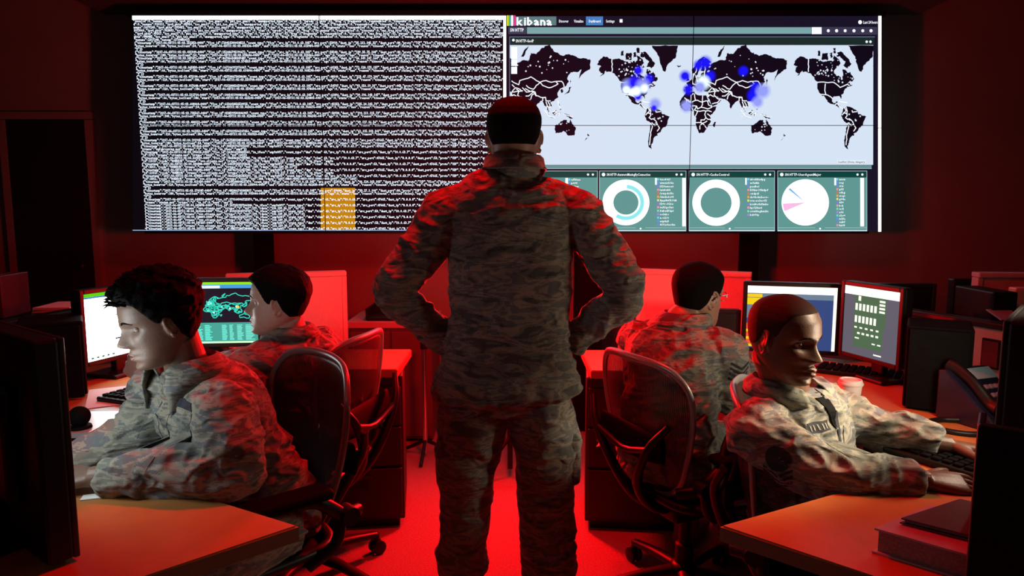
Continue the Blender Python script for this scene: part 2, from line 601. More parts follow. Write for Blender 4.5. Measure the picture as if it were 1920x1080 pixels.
def hair_mesh(pts, R, c, sc, p):
    q = pts.reshape(-1, 3)
    nz, nt = pts.shape[:2]
    x, y, z = q[:, 0], q[:, 1], q[:, 2]
    ys = p.get('hair_y', [-.12, -.05, -.03, -.012, .008, .014, .024, .040, .054, .07, .12])
    zb = p.get('hair_z', [-.058, -.055, -.030, .010, .002, -.012, .000, .036, .060, .066, .066])
    lim = np.interp(y, ys, zb)
    m = np.clip((z - lim) / p.get('hair_soft', .010), 0, 1); m = m * m * (3 - 2 * m)
    t0, t1 = p['hair_t']
    k = np.clip((z + .02) / .09, 0, 1); k = k * k * (3 - 2 * k)
    th = t0 + (t1 - t0) * k
    cen = np.array((0, -.008, .02))
    n = q - cen; n /= np.linalg.norm(n, axis=1)[:, None]
    rough = p.get('hair_rough', .1)
    nz1 = vnoise(q * np.array((90, 60, 55)), 3) + .6 * vnoise(q * np.array((200, 120, 110)), 5)
    th = th * (1 + rough * nz1)
    off = th * m - .006 * (1 - m)
    o = q + n * off[:, None]
    fr = p.get('fringe', 0)
    if fr:
        o[:, 1] += fr * m * np.clip((y - .04) / .05, 0, 1) * np.clip((z - .05) / .03, 0, 1)
        o[:, 2] -= .5 * fr * m * np.clip((y - .06) / .03, 0, 1)
    Rn = np.array(R)
    return (o * sc) @ Rn.T + c

def wrinkle(me, amp, seed, scl=(9, 9, 15), fine=.35):
    co, no = get_co(me), get_no(me)
    w = np.stack([vnoise(co * 5 + 11, seed), vnoise(co * 5 + 37, seed + 1), vnoise(co * 5 + 71, seed + 2)], -1) * .10
    a = vnoise((co + w) * np.array(scl), seed + 3)
    r = 1 - 2 * np.abs(a)
    b = vnoise((co + w * .6) * np.array(scl) * 2.4, seed + 4)
    d = amp * (r * .8 + fine * (1 - 2 * np.abs(b)))
    set_co(me, co + no * d[:, None])

def decal(name, bvh, c, d, up, w, h, mat, parent, org, off=.002, th=.003, nx=8, ny=8, shape=None):
    """a flat piece of cloth laid on the jacket surface"""
    d = V(nrm(d)); up = V(up); up = (up - d * up.dot(d)).normalized(); r = d.cross(up).normalized()
    c = V(c); vs = []; ok = True
    for j in range(ny + 1):
        for i in range(nx + 1):
            u = (i / nx - .5) * w; v = (j / ny - .5) * h
            if shape: u, v = shape(u, v)
            hit, nn, _, _ = bvh.ray_cast(c + r * u + up * v - d * .25, d, .6)
            if hit is None:
                hit = vs[-1] if vs else c
                vs.append(V(hit)); continue
            vs.append(hit - d * off)
    fs = [(j * (nx + 1) + i, j * (nx + 1) + i + 1, (j + 1) * (nx + 1) + i + 1, (j + 1) * (nx + 1) + i) for j in range(ny) for i in range(nx)]
    n0 = len(vs)
    vs2 = vs + [v + d * (off + th) for v in vs]
    fs2 = fs + [tuple(n0 + k for k in f[::-1]) for f in fs]
    rim = [i for i in range(nx + 1)] + [(j * (nx + 1) + nx) for j in range(1, ny + 1)] + [ny * (nx + 1) + i for i in range(nx - 1, -1, -1)] + [j * (nx + 1) for j in range(ny - 1, 0, -1)]
    for k in range(len(rim)):
        a, b = rim[k], rim[(k + 1) % len(rim)]
        fs2.append((a, b, n0 + b, n0 + a))
    mb = MB(); mb.add(vs2, fs2)
    return mb.build(name, mat, parent, smooth=False, off=org)

def collar(name, neck, left, fwd, up, mat, parent, org, amax=2.55, r=(.066, .064), hstand=.034, drop=.014, lapel=.055, flare=.028):
    left, fwd, up = nrm(left), nrm(fwd), nrm(up)
    N = 44; rows = []
    for i in range(N + 1):
        a = -amax + 2 * amax * i / N
        k = max(0, (abs(a) - amax * .62) / (amax * .38)); k = k * k
        dirv = -fwd * math.cos(a) * r[1] / r[0] + left * math.sin(a)
        ctr = np.array(neck, float)
        sec = [(r[0] - .004, -.022), (r[0] + .001, hstand * .6), (r[0] + .004, hstand), (r[0] + .011, hstand * .82),
               (r[0] + flare * .8, hstand * .25 - k * lapel * .4), (r[0] + flare * 1.05 - k * .008, -drop - k * lapel)]
        lean = fwd * k * .022
        rows.append([ctr + dirv * ro + up * (h - (.02 if k else 0) * k) + lean * (j / 5.0) for j, (ro, h) in enumerate(sec)])
    ns = len(rows[0]); vs = [p for rr in rows for p in rr]
    fs = [(i * ns + j, i * ns + j + 1, (i + 1) * ns + j + 1, (i + 1) * ns + j) for i in range(N) for j in range(ns - 1)]
    mb = MB(); mb.add(vs, fs)
    o = mb.build(name, mat, parent, smooth=True, off=org)
    s = o.modifiers.new('solid', 'SOLIDIFY'); s.thickness = .005; s.offset = 0
    return o

def limb(mb, S, E_, W, rs, n=20):
    S, E_, W = (np.array(x, float) for x in (S, E_, W))
    pts = [S, lerp(S, E_, .3), lerp(S, E_, .65), lerp(S, E_, .9) * .9 + lerp(E_, W, .1) * .1,
           lerp(E_, W, .12), lerp(E_, W, .4), lerp(E_, W, .72), W]
    mb.loft(pts, rs, n=n, sub=4)

def person(sp):
    org = np.array(sp['org'], float)
    root = thing('person', sp['label'], 'person', V(org), 0, sp.get('group'))
    # the body itself becomes the first child of the root
    L, Fw = nrm(sp['left']), nrm(sp['fwd'])
    neck, pel = np.array(sp['neck'], float), np.array(sp['pelvis'], float)
    hc = np.array(sp['head'], float); R = head_frame(sp['look'], sp.get('roll', 0)); hs = sp.get('hscale', 1.0)
    tw = sp.get('torso_w', 1.0)
    # ---- body skin
    b = MB()
    hp, _ = head_points(sp)
    wp = (hp.reshape(-1, 3) * hs) @ np.array(R).T + hc
    b.add([tuple(x) for x in wp], grid_faces(*hp.shape[:2]))
    for sg in (-1, 1): ear_mb(b, R, hc, hs, sg)
    nk = sp.get('neck_r', .056)
    top = hc + np.array(R @ V((0, -.026 * hs, -.045 * hs)))
    b.loft([neck - np.array((0, 0, .07)), neck, lerp(neck, top, .5), top], [nk * 1.35, nk * 1.08, nk, nk * .98], n=24, sub=3)
    if sp.get('apple'):
        pass
    chest = sp.get('chest'); chest = lerp(pel, neck, .72) if chest is None else np.array(chest, float)
    waist = sp.get('waist'); waist = lerp(pel, neck, .36) if waist is None else np.array(waist, float)
    b.loft([pel, waist, chest, neck - np.array((0, 0, .05))], [(.13, .09), (.12, .085), (.14, .09), (.06, .055)], n=20, ref=L, sub=3)
    for s_ in 'LR':
        Sh, El, Wr = (np.array(sp[k + s_], float) for k in ('sh', 'el', 'wr'))
        b.loft([lerp(neck, Sh, .2) - np.array((0, 0, .05)), Sh], [.05, .05], n=14)
        limb(b, Sh, El, Wr, [.052, .05, .046, .042, .042, .042, .034, .027], 16)
        hd, hn = sp['hd' + s_], sp['hn' + s_]
        tside = sp.get('ts' + s_, 1 if s_ == 'L' else -1)
        hand_mb(b, np.array(Wr) + nrm(hd) * .028, hd, hn, tside, sp.get('curl' + s_, .35), sp.get('hand', 1.0))
        b.loft([lerp(El, Wr, .8), Wr, np.array(Wr) + nrm(hd) * .035], [.034, .028, .026], n=14)
        Hp, Kn, An = (np.array(sp[k + s_], float) for k in ('hip', 'kn', 'an'))
        limb(b, Hp, Kn, An, [.085, .08, .065, .055, .055, .055, .042, .036], 16)
    me = voxel_union(b, sp.get('voxel', .0029), 1, 'body')
    set_co(me, get_co(me) - org)
    body = link_mesh('body', me, sp['skin'], root, True)
    # ---- eyes
    hbv = BVHTree.FromPolygons([V(x) for x in hp.reshape(-1, 3)], grid_faces(*hp.shape[:2]))
    for sg in (-1, 1):
        e = MB(); e.ell((0, 0, 0), (.0118, .0118, .0118), None, 20, 14)
        eo = e.build('eye', M['eye'], root, smooth=True)
        eo.location = V(hc - org) + R @ V((sg * .0315 * hs, .0575 * hs, .0015 * hs))
        gaze = sp.get('gaze', (0, 1, 0))
        eo.rotation_euler = (R @ head_frame(gaze)).to_euler()
        eo.scale = (hs * .95, hs * .95, hs * .95)
        ld = MB()
        hi, lo = sp.get('lids', (.55, -.55))
        rows = []
        for (a0, a1) in ((hi, 1.75), (lo, -1.75)):
            pts = []
            for i in range(7):
                el_ = a0 + (a1 - a0) * i / 6
                for j in range(13):
                    az = -1.35 + 2.7 * j / 12
                    k = math.cos(az) ** .5 if abs(az) < PI / 2 else 0
                    ee = el_ * (k if i == 0 else (k + (1 - k) * i / 6))
                    rr = .0130 + .0006 * (1 if i else .2)
                    pts.append((rr * math.sin(az) * math.cos(ee * .999), rr * math.cos(az) * math.cos(ee), rr * math.sin(ee)))
            fs = [(i * 13 + j, i * 13 + j + 1, (i + 1) * 13 + j + 1, (i + 1) * 13 + j) for i in range(6) for j in range(12)]
            ld.add(pts, fs)
        lo_ = ld.build('eyelid', sp['skin'], root, smooth=True)
        lo_.location = eo.location; lo_.rotation_euler = R.to_euler(); lo_.scale = (hs * .95, hs * .95, hs * .95)
        br = MB()
        pts = [(sg * x, y, z) for x, y, z in ((.014, .0925, .018), (.026, .0935, .0235), (.038, .088, .0235), (.049, .075, .017))]
        q_ = []
        for p in pts:
            h_, _, _, _ = hbv.ray_cast(V((p[0], .2, p[2])), V((0, -1, 0)))
            q_.append(hc + np.array(R @ (h_ + V((0, .0008, 0)))) * hs)
        pts = q_
        br.loft(pts, [(.0018, .0007), (.0027, .0009), (.0022, .0009), (.0009, .0006)], n=8, sub=4, ref=np.array(R @ V((0, 0, 1))))
        br.build('eyebrow', HAIR, root, smooth=True, off=org)
    lp = MB(); lk = .8 + .2 * sp.get('lips', 1.0)
    for zc_, dz, rr in ((-.0634, .0012, .0038), (-.0738, -.0022, .0046)):
        pts = []
        for i in range(9):
            u = -1 + i / 4
            zz = -.0685 + (zc_ + .0685 + (dz * .6 if abs(abs(u) - .3) < .1 else 0)) * lk * (1 - u * u) 
            h_, _, _, _ = hbv.ray_cast(V((u * .0225, .2, zz)), V((0, -1, 0)))
            pts.append(hc + np.array(R @ (h_ + V((0, -.0006, 0)))) * hs)
        lp.loft(pts, [(rr * lk * max(.12, 1 - u_ * u_), .0026 * lk * max(.25, 1 - u_ * u_)) for u_ in [-1 + i / 4 for i in range(9)]], n=10, sub=3, ref=np.array(R @ V((0, 0, 1))))
    lp.build('lips', lips_mat(sp['tone']), root, smooth=True, off=org)
    # ---- hair
    if sp.get('hair_t'):
        hv = hair_mesh(hp, R, hc, hs, sp)
        h = MB(); h.add([tuple(x) for x in hv], grid_faces(*hp.shape[:2]))
        for k in range(sp.get('tufts', 0)):
            a = rng.uniform(-1.9, 1.9); el_ = rng.uniform(.45, 1.35)
            q = np.array((math.sin(a) * math.cos(el_) * .075, math.cos(a) * math.cos(el_) * .092, .022 + math.sin(el_) * .098))
            d_ = nrm(np.array((rng.normal(0, .35), .9 + rng.normal(0, .3), .25 + rng.normal(0, .3))) + q * 4)
            q2 = q + nrm(q) * .012
            p0, p1, p2 = q2 - nrm(q) * .012, q2 + d_ * .012, q2 + d_ * .026 - np.array((0, 0, .005))
            W_ = [hc + np.array(R @ V(x)) * hs for x in (p0, p1, p2)]
            h.loft(W_, [.0042, .0028, .0004], n=5)
        h.build('hair', sp.get('hair_mat', HAIR), root, smooth=True, off=org)
    # ---- trousers
    t = MB()
    for s_ in 'LR':
        Hp, Kn, An = (np.array(sp[k + s_], float) for k in ('hip', 'kn', 'an'))
        if 'leg' + s_ in sp:
            pts, rr = sp['leg' + s_]
            t.loft(pts, rr, n=26, sub=3, ref=L)
        else:
            limb(t, Hp, Kn, An, [.10, .098, .088, .078, .076, .07, .066, .062], 22)
    t.loft([pel - np.array((0, 0, .05)), pel, waist], [(.165, .115), (.17, .12), (.15, .105)], n=28, ref=L, sub=3)
    for pts, rr in sp.get('trouser_extra', []):
        t.loft(pts, rr, n=18, sub=3)
    me = voxel_union(t, .007, 4, 'trousers')
    wrinkle(me, .009, sp.get('seed', 1) + 40, (9, 9, 13))
    set_co(me, get_co(me) - org)
    link_mesh('trousers', me, sp.get('camo', CAMO), root, True)
    # ---- boots
    for s_ in 'LR':
        An = np.array(sp['an' + s_], float); to = nrm(sp['toe' + s_])
        bt = MB()
        g = np.array((An[0], An[1], 0))
        bt.loft([An + np.array((0, 0, .06)), An, g + np.array((0, 0, .08)) , g + np.array((0, 0, .03)) - to * .01], [.052, .05, .052, .05], n=18, sub=3)
        bt.loft([g - to * .075 + np.array((0, 0, .035)), g + np.array((0, 0, .045)), g + to * .10 + np.array((0, 0, .04)), g + to * .19 + np.array((0, 0, .03))],
                [(.036, .032), (.043, .043), (.05, .038), (.034, .026)], n=18, sub=4, ref=np.cross(to, (0, 0, 1)))
        bm_ = voxel_union(bt, .008, 3, 'boot')
        co = get_co(bm_); co[:, 2] = np.maximum(co[:, 2], .002); set_co(bm_, co - org)
        link_mesh('boot', bm_, M['boot'], root, True)
    # ---- jacket
    j = MB()
    if 'rings' in sp:
        j.loft([r[0] for r in sp['rings']], [r[1] for r in sp['rings']], n=36, ref=L, sub=3, power=2.35)
    else:
        up = nrm(neck - chest)
        hem = pel + nrm(waist - pel) * .02
        j.loft([hem, lerp(pel, waist, .5), waist, lerp(waist, chest, .5), chest, lerp(chest, neck, .42), lerp(chest, neck, .75), neck - np.array((0, 0, .004))],
               [(.178 * tw, .130), (.172 * tw, .126), (.166 * tw, .122), (.172 * tw, .124), (.178 * tw, .124), (.172 * tw, .112), (.118, .088), (.068, .066)], n=36, ref=L, sub=3, power=2.3)
    sr = sp.get('sleeve', [.074, .073, .068, .064, .062, .060, .054, .046])
    for s_ in 'LR':
        Sh, El, Wr = (np.array(sp[k + s_], float) for k in ('sh', 'el', 'wr'))
        j.loft([neck - np.array((0, 0, .034)), lerp(neck, Sh, .5) + np.array((0, 0, -.010)), Sh + np.array((0, 0, .004)), lerp(Sh, El, .1)],
               [(.044, .046), (.052, .058), (.066, .070), (.072, .072)], n=22, sub=4)
        limb(j, Sh, El, Wr, sr, 24)
        # bunched cuff
        a, w_ = np.array(El), np.array(Wr)
        j.loft([lerp(a, w_, .84), lerp(a, w_, .88), lerp(a, w_, 1.03)], [sr[-1] * .9, sr[-1] * 1.1, sr[-1] * .98], n=24)
    for pts, rr in sp.get('extra', []):
        j.loft(pts, rr, n=18, sub=3)
    me = voxel_union(j, .0062, 5, 'jacket')
    wrinkle(me, sp.get('wr_amp', .0075) * 1.9, sp.get('seed', 1), (9, 9, 14), .5)
    bvh = BVHTree.FromPolygons([V(v.co) for v in me.vertices], [tuple(p.vertices) for p in me.polygons])
    set_co(me, get_co(me) - org)
    link_mesh('jacket', me, sp.get('camo', CAMO), root, True)
    cup = nrm(lerp(top, neck, .4) - neck + np.array((0, 0, .02)))
    collar('collar', neck + cup * .012, L, Fw, cup, sp.get('collar_mat', sp.get('camo', CAMO)), root, org, **sp.get('collar', {}))
    return root, bvh, org, R, hc, hs
# ---- the standing man, seen from behind with hands on hips
YM = 2.2
def S(px, py, dy=0.0):
    return np.array(at(px, py, YM + dy))
def rr_(px0, px1, py, depth, dy=0.0):
    a, b = S(px0, py, dy), S(px1, py, dy)
    return ((a + b) / 2, ((b[0] - a[0]) / 2, depth))
man = dict(label='person standing with hands on hips in camouflage uniform, seen from behind, facing the video wall',
    org=(0.0, YM, 0), left=(-1, 0, 0), fwd=(0, 1, 0), seed=3,
    neck=S(964, 328), pelvis=S(950, 735), waist=S(953, 600), chest=S(958, 450), head=S(964, 262, .035), look=(0.02, 1, -.04), hscale=1.10, neck_r=.066,
    shL=S(844, 392), elL=S(733, 548, -.06), wrL=S(840, 641, .02), hdL=(.80, .55, -.10), hnL=(-.25, -.2, .9), tsL=1, curlL=.5,
    shR=S(1078, 392), elR=S(1182, 548, -.06), wrR=S(1072, 641, .02), hdR=(-.80, .55, -.10), hnR=(.25, -.2, .9), tsR=-1, curlR=.5,
    hipL=S(893, 750), knL=S(872, 930, .02), anL=np.array((-.17, YM, .15)), toeL=(-.2, 1, 0),
    hipR=S(1008, 750), knR=S(1027, 930, .02), anR=np.array((.13, YM, .15)), toeR=(.2, 1, 0),
    legL=([S(893, 700), S(888, 770), S(881, 815), S(876, 860), S(875, 905, .01), S(873, 950, .015), S(869, 1000, .01), S(866, 1045), S(866, 1066), S(868, 1076)],
          [(.085, .11), (.108, .122), (.108, .118), (.101, .112), (.090, .102), (.079, .09), (.078, .086), (.084, .09), (.082, .086), (.06, .066)]),
    legR=([S(1010, 700), S(1013, 770), S(1021, 815), S(1026, 860), S(1026, 905, .01), S(1026, 950, .015), S(1028, 1000, .01), S(1029, 1045), S(1030, 1075), S(1030, 1100)],
          [(.085, .11), (.108, .122), (.108, .118), (.103, .112), (.096, .102), (.092, .095), (.089, .088), (.087, .09), (.087, .09), (.065, .07)]),
    rings=[rr_(834, 1070, 748, .12), rr_(812, 1090, 734, .150), rr_(814, 1087, 722, .148), rr_(824, 1078, 688, .134), rr_(834, 1068, 655, .125), rr_(843, 1066, 610, .118), rr_(845, 1068, 560, .116),
           rr_(844, 1072, 500, .122), rr_(842, 1076, 450, .122), rr_(838, 1082, 405, .118), rr_(846, 1074, 372, .104), rr_(866, 1054, 350, .088), rr_(896, 1028, 336, .074), rr_(914, 1014, 326, .062)],
    sleeve=[.077, .073, .068, .063, .060, .056, .052, .046], wr_amp=.0046, camo=CAMO,
    skin=SK_MAN, tone=(.34, .19, .13), hair_t=(.0015, .004), hair_soft=.03, hair_mat=HAIR_BUZZ, hair_z=[-.045, -.042, -.02, .012, .006, -.004, .004, .036, .06, .066, .066],
    collar=dict(amax=2.3, r=(.080, .076), hstand=.046, drop=-.006, lapel=.03, flare=.020))
root, bvh, org, R_, hc_, hs_ = person(man)
for px, sg in ((838, -1), (1073, 1)):
    mb = MB()
    c = S(px, 852)
    mb.rbox((0, 0, 0), (.050, .15, .17), .024, None, 3)
    o = mb.build('cargo_pocket', CAMO, root, smooth=True)
    me = o.data
    sub = o.modifiers.new('sub', 'SUBSURF'); sub.levels = 1; sub.render_levels = 2
    o.location = V(c - org)
    f = MB(); f.rbox((0, 0, 0), (.054, .152, .05), .02, None, 3)
    o2 = f.build('pocket_flap', CAMO, root, smooth=True); o2.location = V(c - org) + V((0, 0, .062))

# ---- woman or man seated at the near left desk
nA = np.array(at(352, 692, 1.80)); LA = np.array((.8, -.6, 0))
A = dict(label='person with thick dark hair and bowed head seated at the near left desk',
    org=(-.74, 1.93, 0), left=LA, fwd=(-.6, -.8, 0), seed=11,
    neck=nA, pelvis=(-.715, 1.95, .55), head=at(300, 600, 1.72), look=(-.80, -.60, -.24), hscale=.97, neck_r=.052, torso_w=.95,
    shL=nA + LA * .16 + np.array((0, 0, -.085)), elL=at(446, 884, 1.62), wrL=at(198, 893, 1.62), hdL=(-1, -.12, -.03), hnL=(-.05, -.25, 1), curlL=.22,
    shR=nA - LA * .16 + np.array((0, 0, -.085)), elR=at(266, 818, 1.83), wrR=at(150, 866, 1.76), hdR=(-.9, -.4, -.05), hnR=(0, 0, 1), curlR=.22,
    hipL=(-.65, 1.87, .55), knL=(-.88, 1.50, .50), anL=(-.90, 1.46, .12), toeL=(-.6, -.8, 0),
    hipR=(-.80, 1.97, .55), knR=(-1.06, 1.62, .50), anR=(-1.08, 1.58, .12), toeR=(-.6, -.8, 0),
    sleeve=[.072, .073, .071, .068, .066, .062, .052, .043], wr_amp=.0065,
    skin=SK_A, tone=(.30, .185, .135), hair_t=(.008, .024), hair_rough=.3, fringe=.003, tufts=220, lids=(-.12, -.5), gaze=(0, 1, -.5), nose=1.05,
    hair_y=[-.12, -.05, -.03, -.012, .008, .014, .024, .040, .054, .07, .12], hair_z=[-.075, -.070, -.045, .008, .004, -.004, .006, .032, .056, .066, .066], hair_soft=.016,
    collar=dict(amax=2.5, r=(.078, .074), hstand=.034, drop=.016, lapel=.10, flare=.036))
root, bvh, org, R_, hc_, hs_ = person(A)
FA = np.array((-.6, -.8, 0))
cc = lerp(np.array(A['pelvis']), nA, .72)
decal('jacket_placket', bvh, cc + FA * .02 + np.array((0, 0, -.05)), -FA, (0, 0, 1), .035, .34, CAMO_DARK, root, org, nx=4, ny=24)
decal('chest_pocket', bvh, cc + LA * .085 + np.array((0, 0, -.01)), -FA, (0, 0, 1), .10, .11, CAMO, root, org)
decal('chest_pocket', bvh, cc - LA * .085 + np.array((0, 0, -.01)), -FA, (0, 0, 1), .10, .11, CAMO, root, org)
decal('name_tape', bvh, cc + LA * .085 + np.array((0, 0, .06)), -FA, (0, 0, 1), .10, .022, M['patch'], root, org)

# ---- man seated further back on the left, in profile
nB = np.array(at(545, 628, 2.48)); LB = nrm((-.43, -.9, 0))
B = dict(label='person with short black hair in profile seated before the left world map monitor',
    org=(-.78, 2.5, 0), left=LB, fwd=(-.9, .43, 0), seed=23,
    neck=nB, pelvis=(-.72, 2.50, .55), head=at(521, 567, 2.42), look=(-.99, -.10, .05), hscale=1.02, neck_r=.058,
    shL=nB + LB * .17 + np.array((0, 0, -.075)), elL=at(405, 742, 2.22), wrL=at(292, 716, 2.26), hdL=(-.75, .15, .45), hnL=(-.3, -.9, .1), tsL=1, curlL=.95,
    shR=nB - LB * .17 + np.array((0, 0, -.075)), elR=(-1.0, 2.80, .80), wrR=(-1.22, 2.74, .775), hdR=(-1, -.1, -.05), hnR=(0, 0, 1),
    hipL=(-.80, 2.42, .55), knL=(-1.10, 2.60, .50), anL=(-1.12, 2.62, .12), toeL=(-.9, .43, 0),
    hipR=(-.72, 2.58, .55), knR=(-1.02, 2.78, .50), anR=(-1.04, 2.8, .12), toeR=(-.9, .43, 0),
    skin=SK_B, tone=(.58, .38, .29), hair_t=(.005, .017), hair_rough=.14, fringe=.006, lids=(.38, -.5), wr_amp=.0055,
    hair_z=[-.050, -.046, -.024, .012, .004, -.006, .006, .036, .056, .062, .062],
    collar=dict(amax=2.35, r=(.076, .072), hstand=.034, drop=.014, lapel=.06, flare=.030))
root, bvh, org, R_, hc_, hs_ = person(B)

# ---- man with glasses seated further back on the right
nC = np.array(at(1276, 606, 2.48)); LC = np.array((-.8, .6, 0))
C_ = dict(label='person with glasses and cropped hair seen from behind, seated on the right before the monitors',
    org=(.56, 2.42, 0), left=LC, fwd=(.6, .8, 0), seed=31,
    neck=nC, pelvis=(.53, 2.36, .55), head=at(1309, 556, 2.50), look=(.80, .60, -.06), hscale=1.03, neck_r=.058,
    shL=nC + LC * .165 + np.array((0, 0, -.08)), elL=(.53, 2.83, .82), wrL=(.76, 2.92, .78), hdL=(1, .3, -.05), hnL=(0, 0, 1),
    shR=nC - LC * .165 + np.array((0, 0, -.08)), elR=at(1362, 742, 2.40), wrR=at(1408, 698, 2.62), hdR=(.6, .8, -.1), hnR=(0, 0, 1),
    hipL=(.48, 2.44, .55), knL=(.72, 2.78, .50), anL=(.74, 2.8, .12), toeL=(.6, .8, 0),
    hipR=(.62, 2.34, .55), knR=(.86, 2.66, .50), anR=(.88, 2.68, .12), toeR=(.6, .8, 0),
    skin=SK_C, tone=(.36, .2, .135), hair_t=(.002, .007), hair_soft=.02, hair_mat=HAIR_BUZZ, wr_amp=.0055, sleeve=[.076, .078, .074, .07, .066, .062, .054, .046],
    collar=dict(amax=2.35, r=(.078, .074), hstand=.034, drop=.022, lapel=.05, flare=.036))
root, bvh, org, R_, hc_, hs_ = person(C_)
gl = MB()
def HW_(x, y, z):
    return hc_ + np.array(R_ @ V((x, y, z))) * hs_
for sg in (-1, 1):
    ring = [HW_(sg * .033 + .025 * math.cos(a), .097 - .012 * abs(math.cos(a)), .004 + .017 * math.sin(a)) for a in np.linspace(0, 2 * PI, 20, endpoint=False)]
    gl.tube(ring, .0014, n=6, closed=True)
    gl.tube([HW_(sg * .058, .088, .010), HW_(sg * .076, .045, .010), HW_(sg * .080, .0, .008), HW_(sg * .078, -.018, -.008)], .0018, n=6, sub=3)
gl.tube([HW_(-.009, .099, .008), HW_(0, .103, .011), HW_(.009, .099, .008)], .0014, n=6, sub=3)
gl.build('eyeglasses', M['chrome'], root, smooth=True, off=org)
RC = nrm((.8, -.6, 0))
mid = lerp(np.array(C_['shR']), np.array(C_['elR']), .5)
for k in range(4):
    decal('rank_chevron', bvh, mid + np.array((0, 0, .035 - k * .018)), (-.35, .94, 0), (0, 0, 1), .07, .008, M['patch'], root, org, nx=8, ny=1,
          shape=lambda u, v: (u, v + abs(u) * .55))

# ---- man seated at the near right desk
fD = nrm((.68, -.73, 0)); LD = np.array((-fD[1], fD[0], 0))
nD = np.array(at(1474, 730, 1.90))
D = dict(label='person with shaved head seated at the near right desk, arms stretched out to the keyboard',
    org=(.86, 1.90, 0), left=LD, fwd=fD, seed=47,
    neck=nD, pelvis=(.85, 1.90, .55), head=at(1470, 634, 1.82), look=(.60, -.79, -.10), hscale=1.0, neck_r=.058,
    shL=nD + LD * .18 + np.array((0, 0, -.075)), elL=at(1630, 797, 1.95), wrL=at(1757, 832, 1.85), hdL=(1, -.35, -.05), hnL=(0, .2, 1), curlL=.3,
    shR=nD - LD * .175 + np.array((0, 0, -.085)), elR=at(1545, 893, 1.67), wrR=at(1712, 900, 1.645), hdR=(1, -.12, -.03), hnR=(0, -.3, 1), curlR=.35,
    hipL=(.90, 1.98, .55), knL=(1.27, 1.78, .50), anL=(1.30, 1.76, .12), toeL=(.9, -.4, 0),
    hipR=(.82, 1.82, .55), knR=(1.18, 1.60, .50), anR=(1.2, 1.58, .12), toeR=(.9, -.4, 0),
    sleeve=[.074, .074, .070, .062, .058, .055, .049, .044], wr_amp=.007,
    skin=SK_D, tone=(.15, .065, .045), hair_t=(.0008, .0012), hair_soft=.02, hair_mat=HAIR_SHAVED, lips=1.9, nose=1.3, lids=(.46, -.42), gaze=(.35, 1, -.1),
    hair_z=[-.040, -.036, -.02, .012, .006, -.004, .006, .040, .062, .068, .068],
    collar=dict(amax=2.5, r=(.080, .076), hstand=.034, drop=.022, lapel=.07, flare=.040))
root, bvh, org, R_, hc_, hs_ = person(D)
cc = lerp(np.array(D['pelvis']), nD, .72)
decal('jacket_placket', bvh, cc + np.array((0, 0, -.06)), -fD, (0, 0, 1), .014, .36, M['patch'], root, org, nx=3, ny=24)
decal('chest_pocket', bvh, cc - LD * .085 + np.array((0, 0, -.03)), -fD, (0, 0, 1), .11, .10, CAMO, root, org)
decal('chest_pocket', bvh, cc + LD * .085 + np.array((0, 0, -.03)), -fD, (0, 0, 1), .11, .10, CAMO, root, org)
decal('undershirt', bvh, nD + fD * .05 + np.array((0, 0, -.035)), -fD, (0, 0, 1), .06, .09, M['blackmat'], root, org, off=.004, shape=lambda u, v: (u * max(.04, (v + .045) / .09), v))
nt_ = decal('name_tape', bvh, cc - LD * .082 + np.array((0, 0, .035)), -fD, (0, 0, 1), .085, .024, M['patch'], root, org)
for k in range(5):
    decal('name_tape_stitching', bvh, cc - LD * (.082 + (k - 2) * .014) + np.array((0, 0, .035)), -fD, (0, 0, 1), .004, .013, M['thread'], root, org, off=.004, th=.001, nx=1, ny=2)
mid = lerp(np.array(D['shR']), np.array(D['elR']), .42)
decal('sleeve_patch', bvh, mid, (.5, .87, 0), (0, 0, 1), .062, .062, M['patch'], root, org, shape=lambda u, v: (u * math.sqrt(max(0, 1 - (v / .0315) ** 2) * .9 + .1), v))
for k in range(4):
    decal('rank_chevron', bvh, mid + np.array((0, 0, -.045 - k * .014)), (.5, .87, 0), (0, 0, 1), .07, .006, M['patch'], root, org, nx=8, ny=1,
          shape=lambda u, v: (u, v + abs(u) * .55))
# ------------------------------------------------------------------ room
YW = 4.98; XL, XR, YB, ZC = -4.3, 4.3, -2.6, 2.86
def sbox(name, c, s, mat):
    mb = MB(); mb.box(c, s); return struct(mb.build(name, mat))
sbox('floor', (0, (YW + YB) / 2, -.05), (XR - XL, YW - YB, .1), M['carpet'])
sbox('ceiling', (0, (YW + YB) / 2, ZC + .05), (XR - XL, YW - YB, .1), M['ceiling'])
sbox('wall_back', (0, YW + .06, ZC / 2), (XR - XL + .2, .12, ZC + .2), M['wall'])
sbox('wall_left', (XL - .06, (YW + YB) / 2, ZC / 2), (.12, YW - YB, ZC + .2), M['darkwall'])
sbox('wall_right', (XR + .06, (YW + YB) / 2, ZC / 2), (.12, YW - YB, ZC + .2), M['darkwall'])
sbox('wall_front', (0, YB - .06, ZC / 2), (XR - XL + .2, .12, ZC + .2), M['darkwall'])
sbox('baseboard_back', (0, YW - .008, .05), (XR - XL, .016, .10), M['trim'])
zt_ = at(960, 10, 4.75).z
sbox('trim_1', (0, 4.78, (ZC + zt_) / 2), (5.6, .40, ZC - zt_), M['ceiling'])
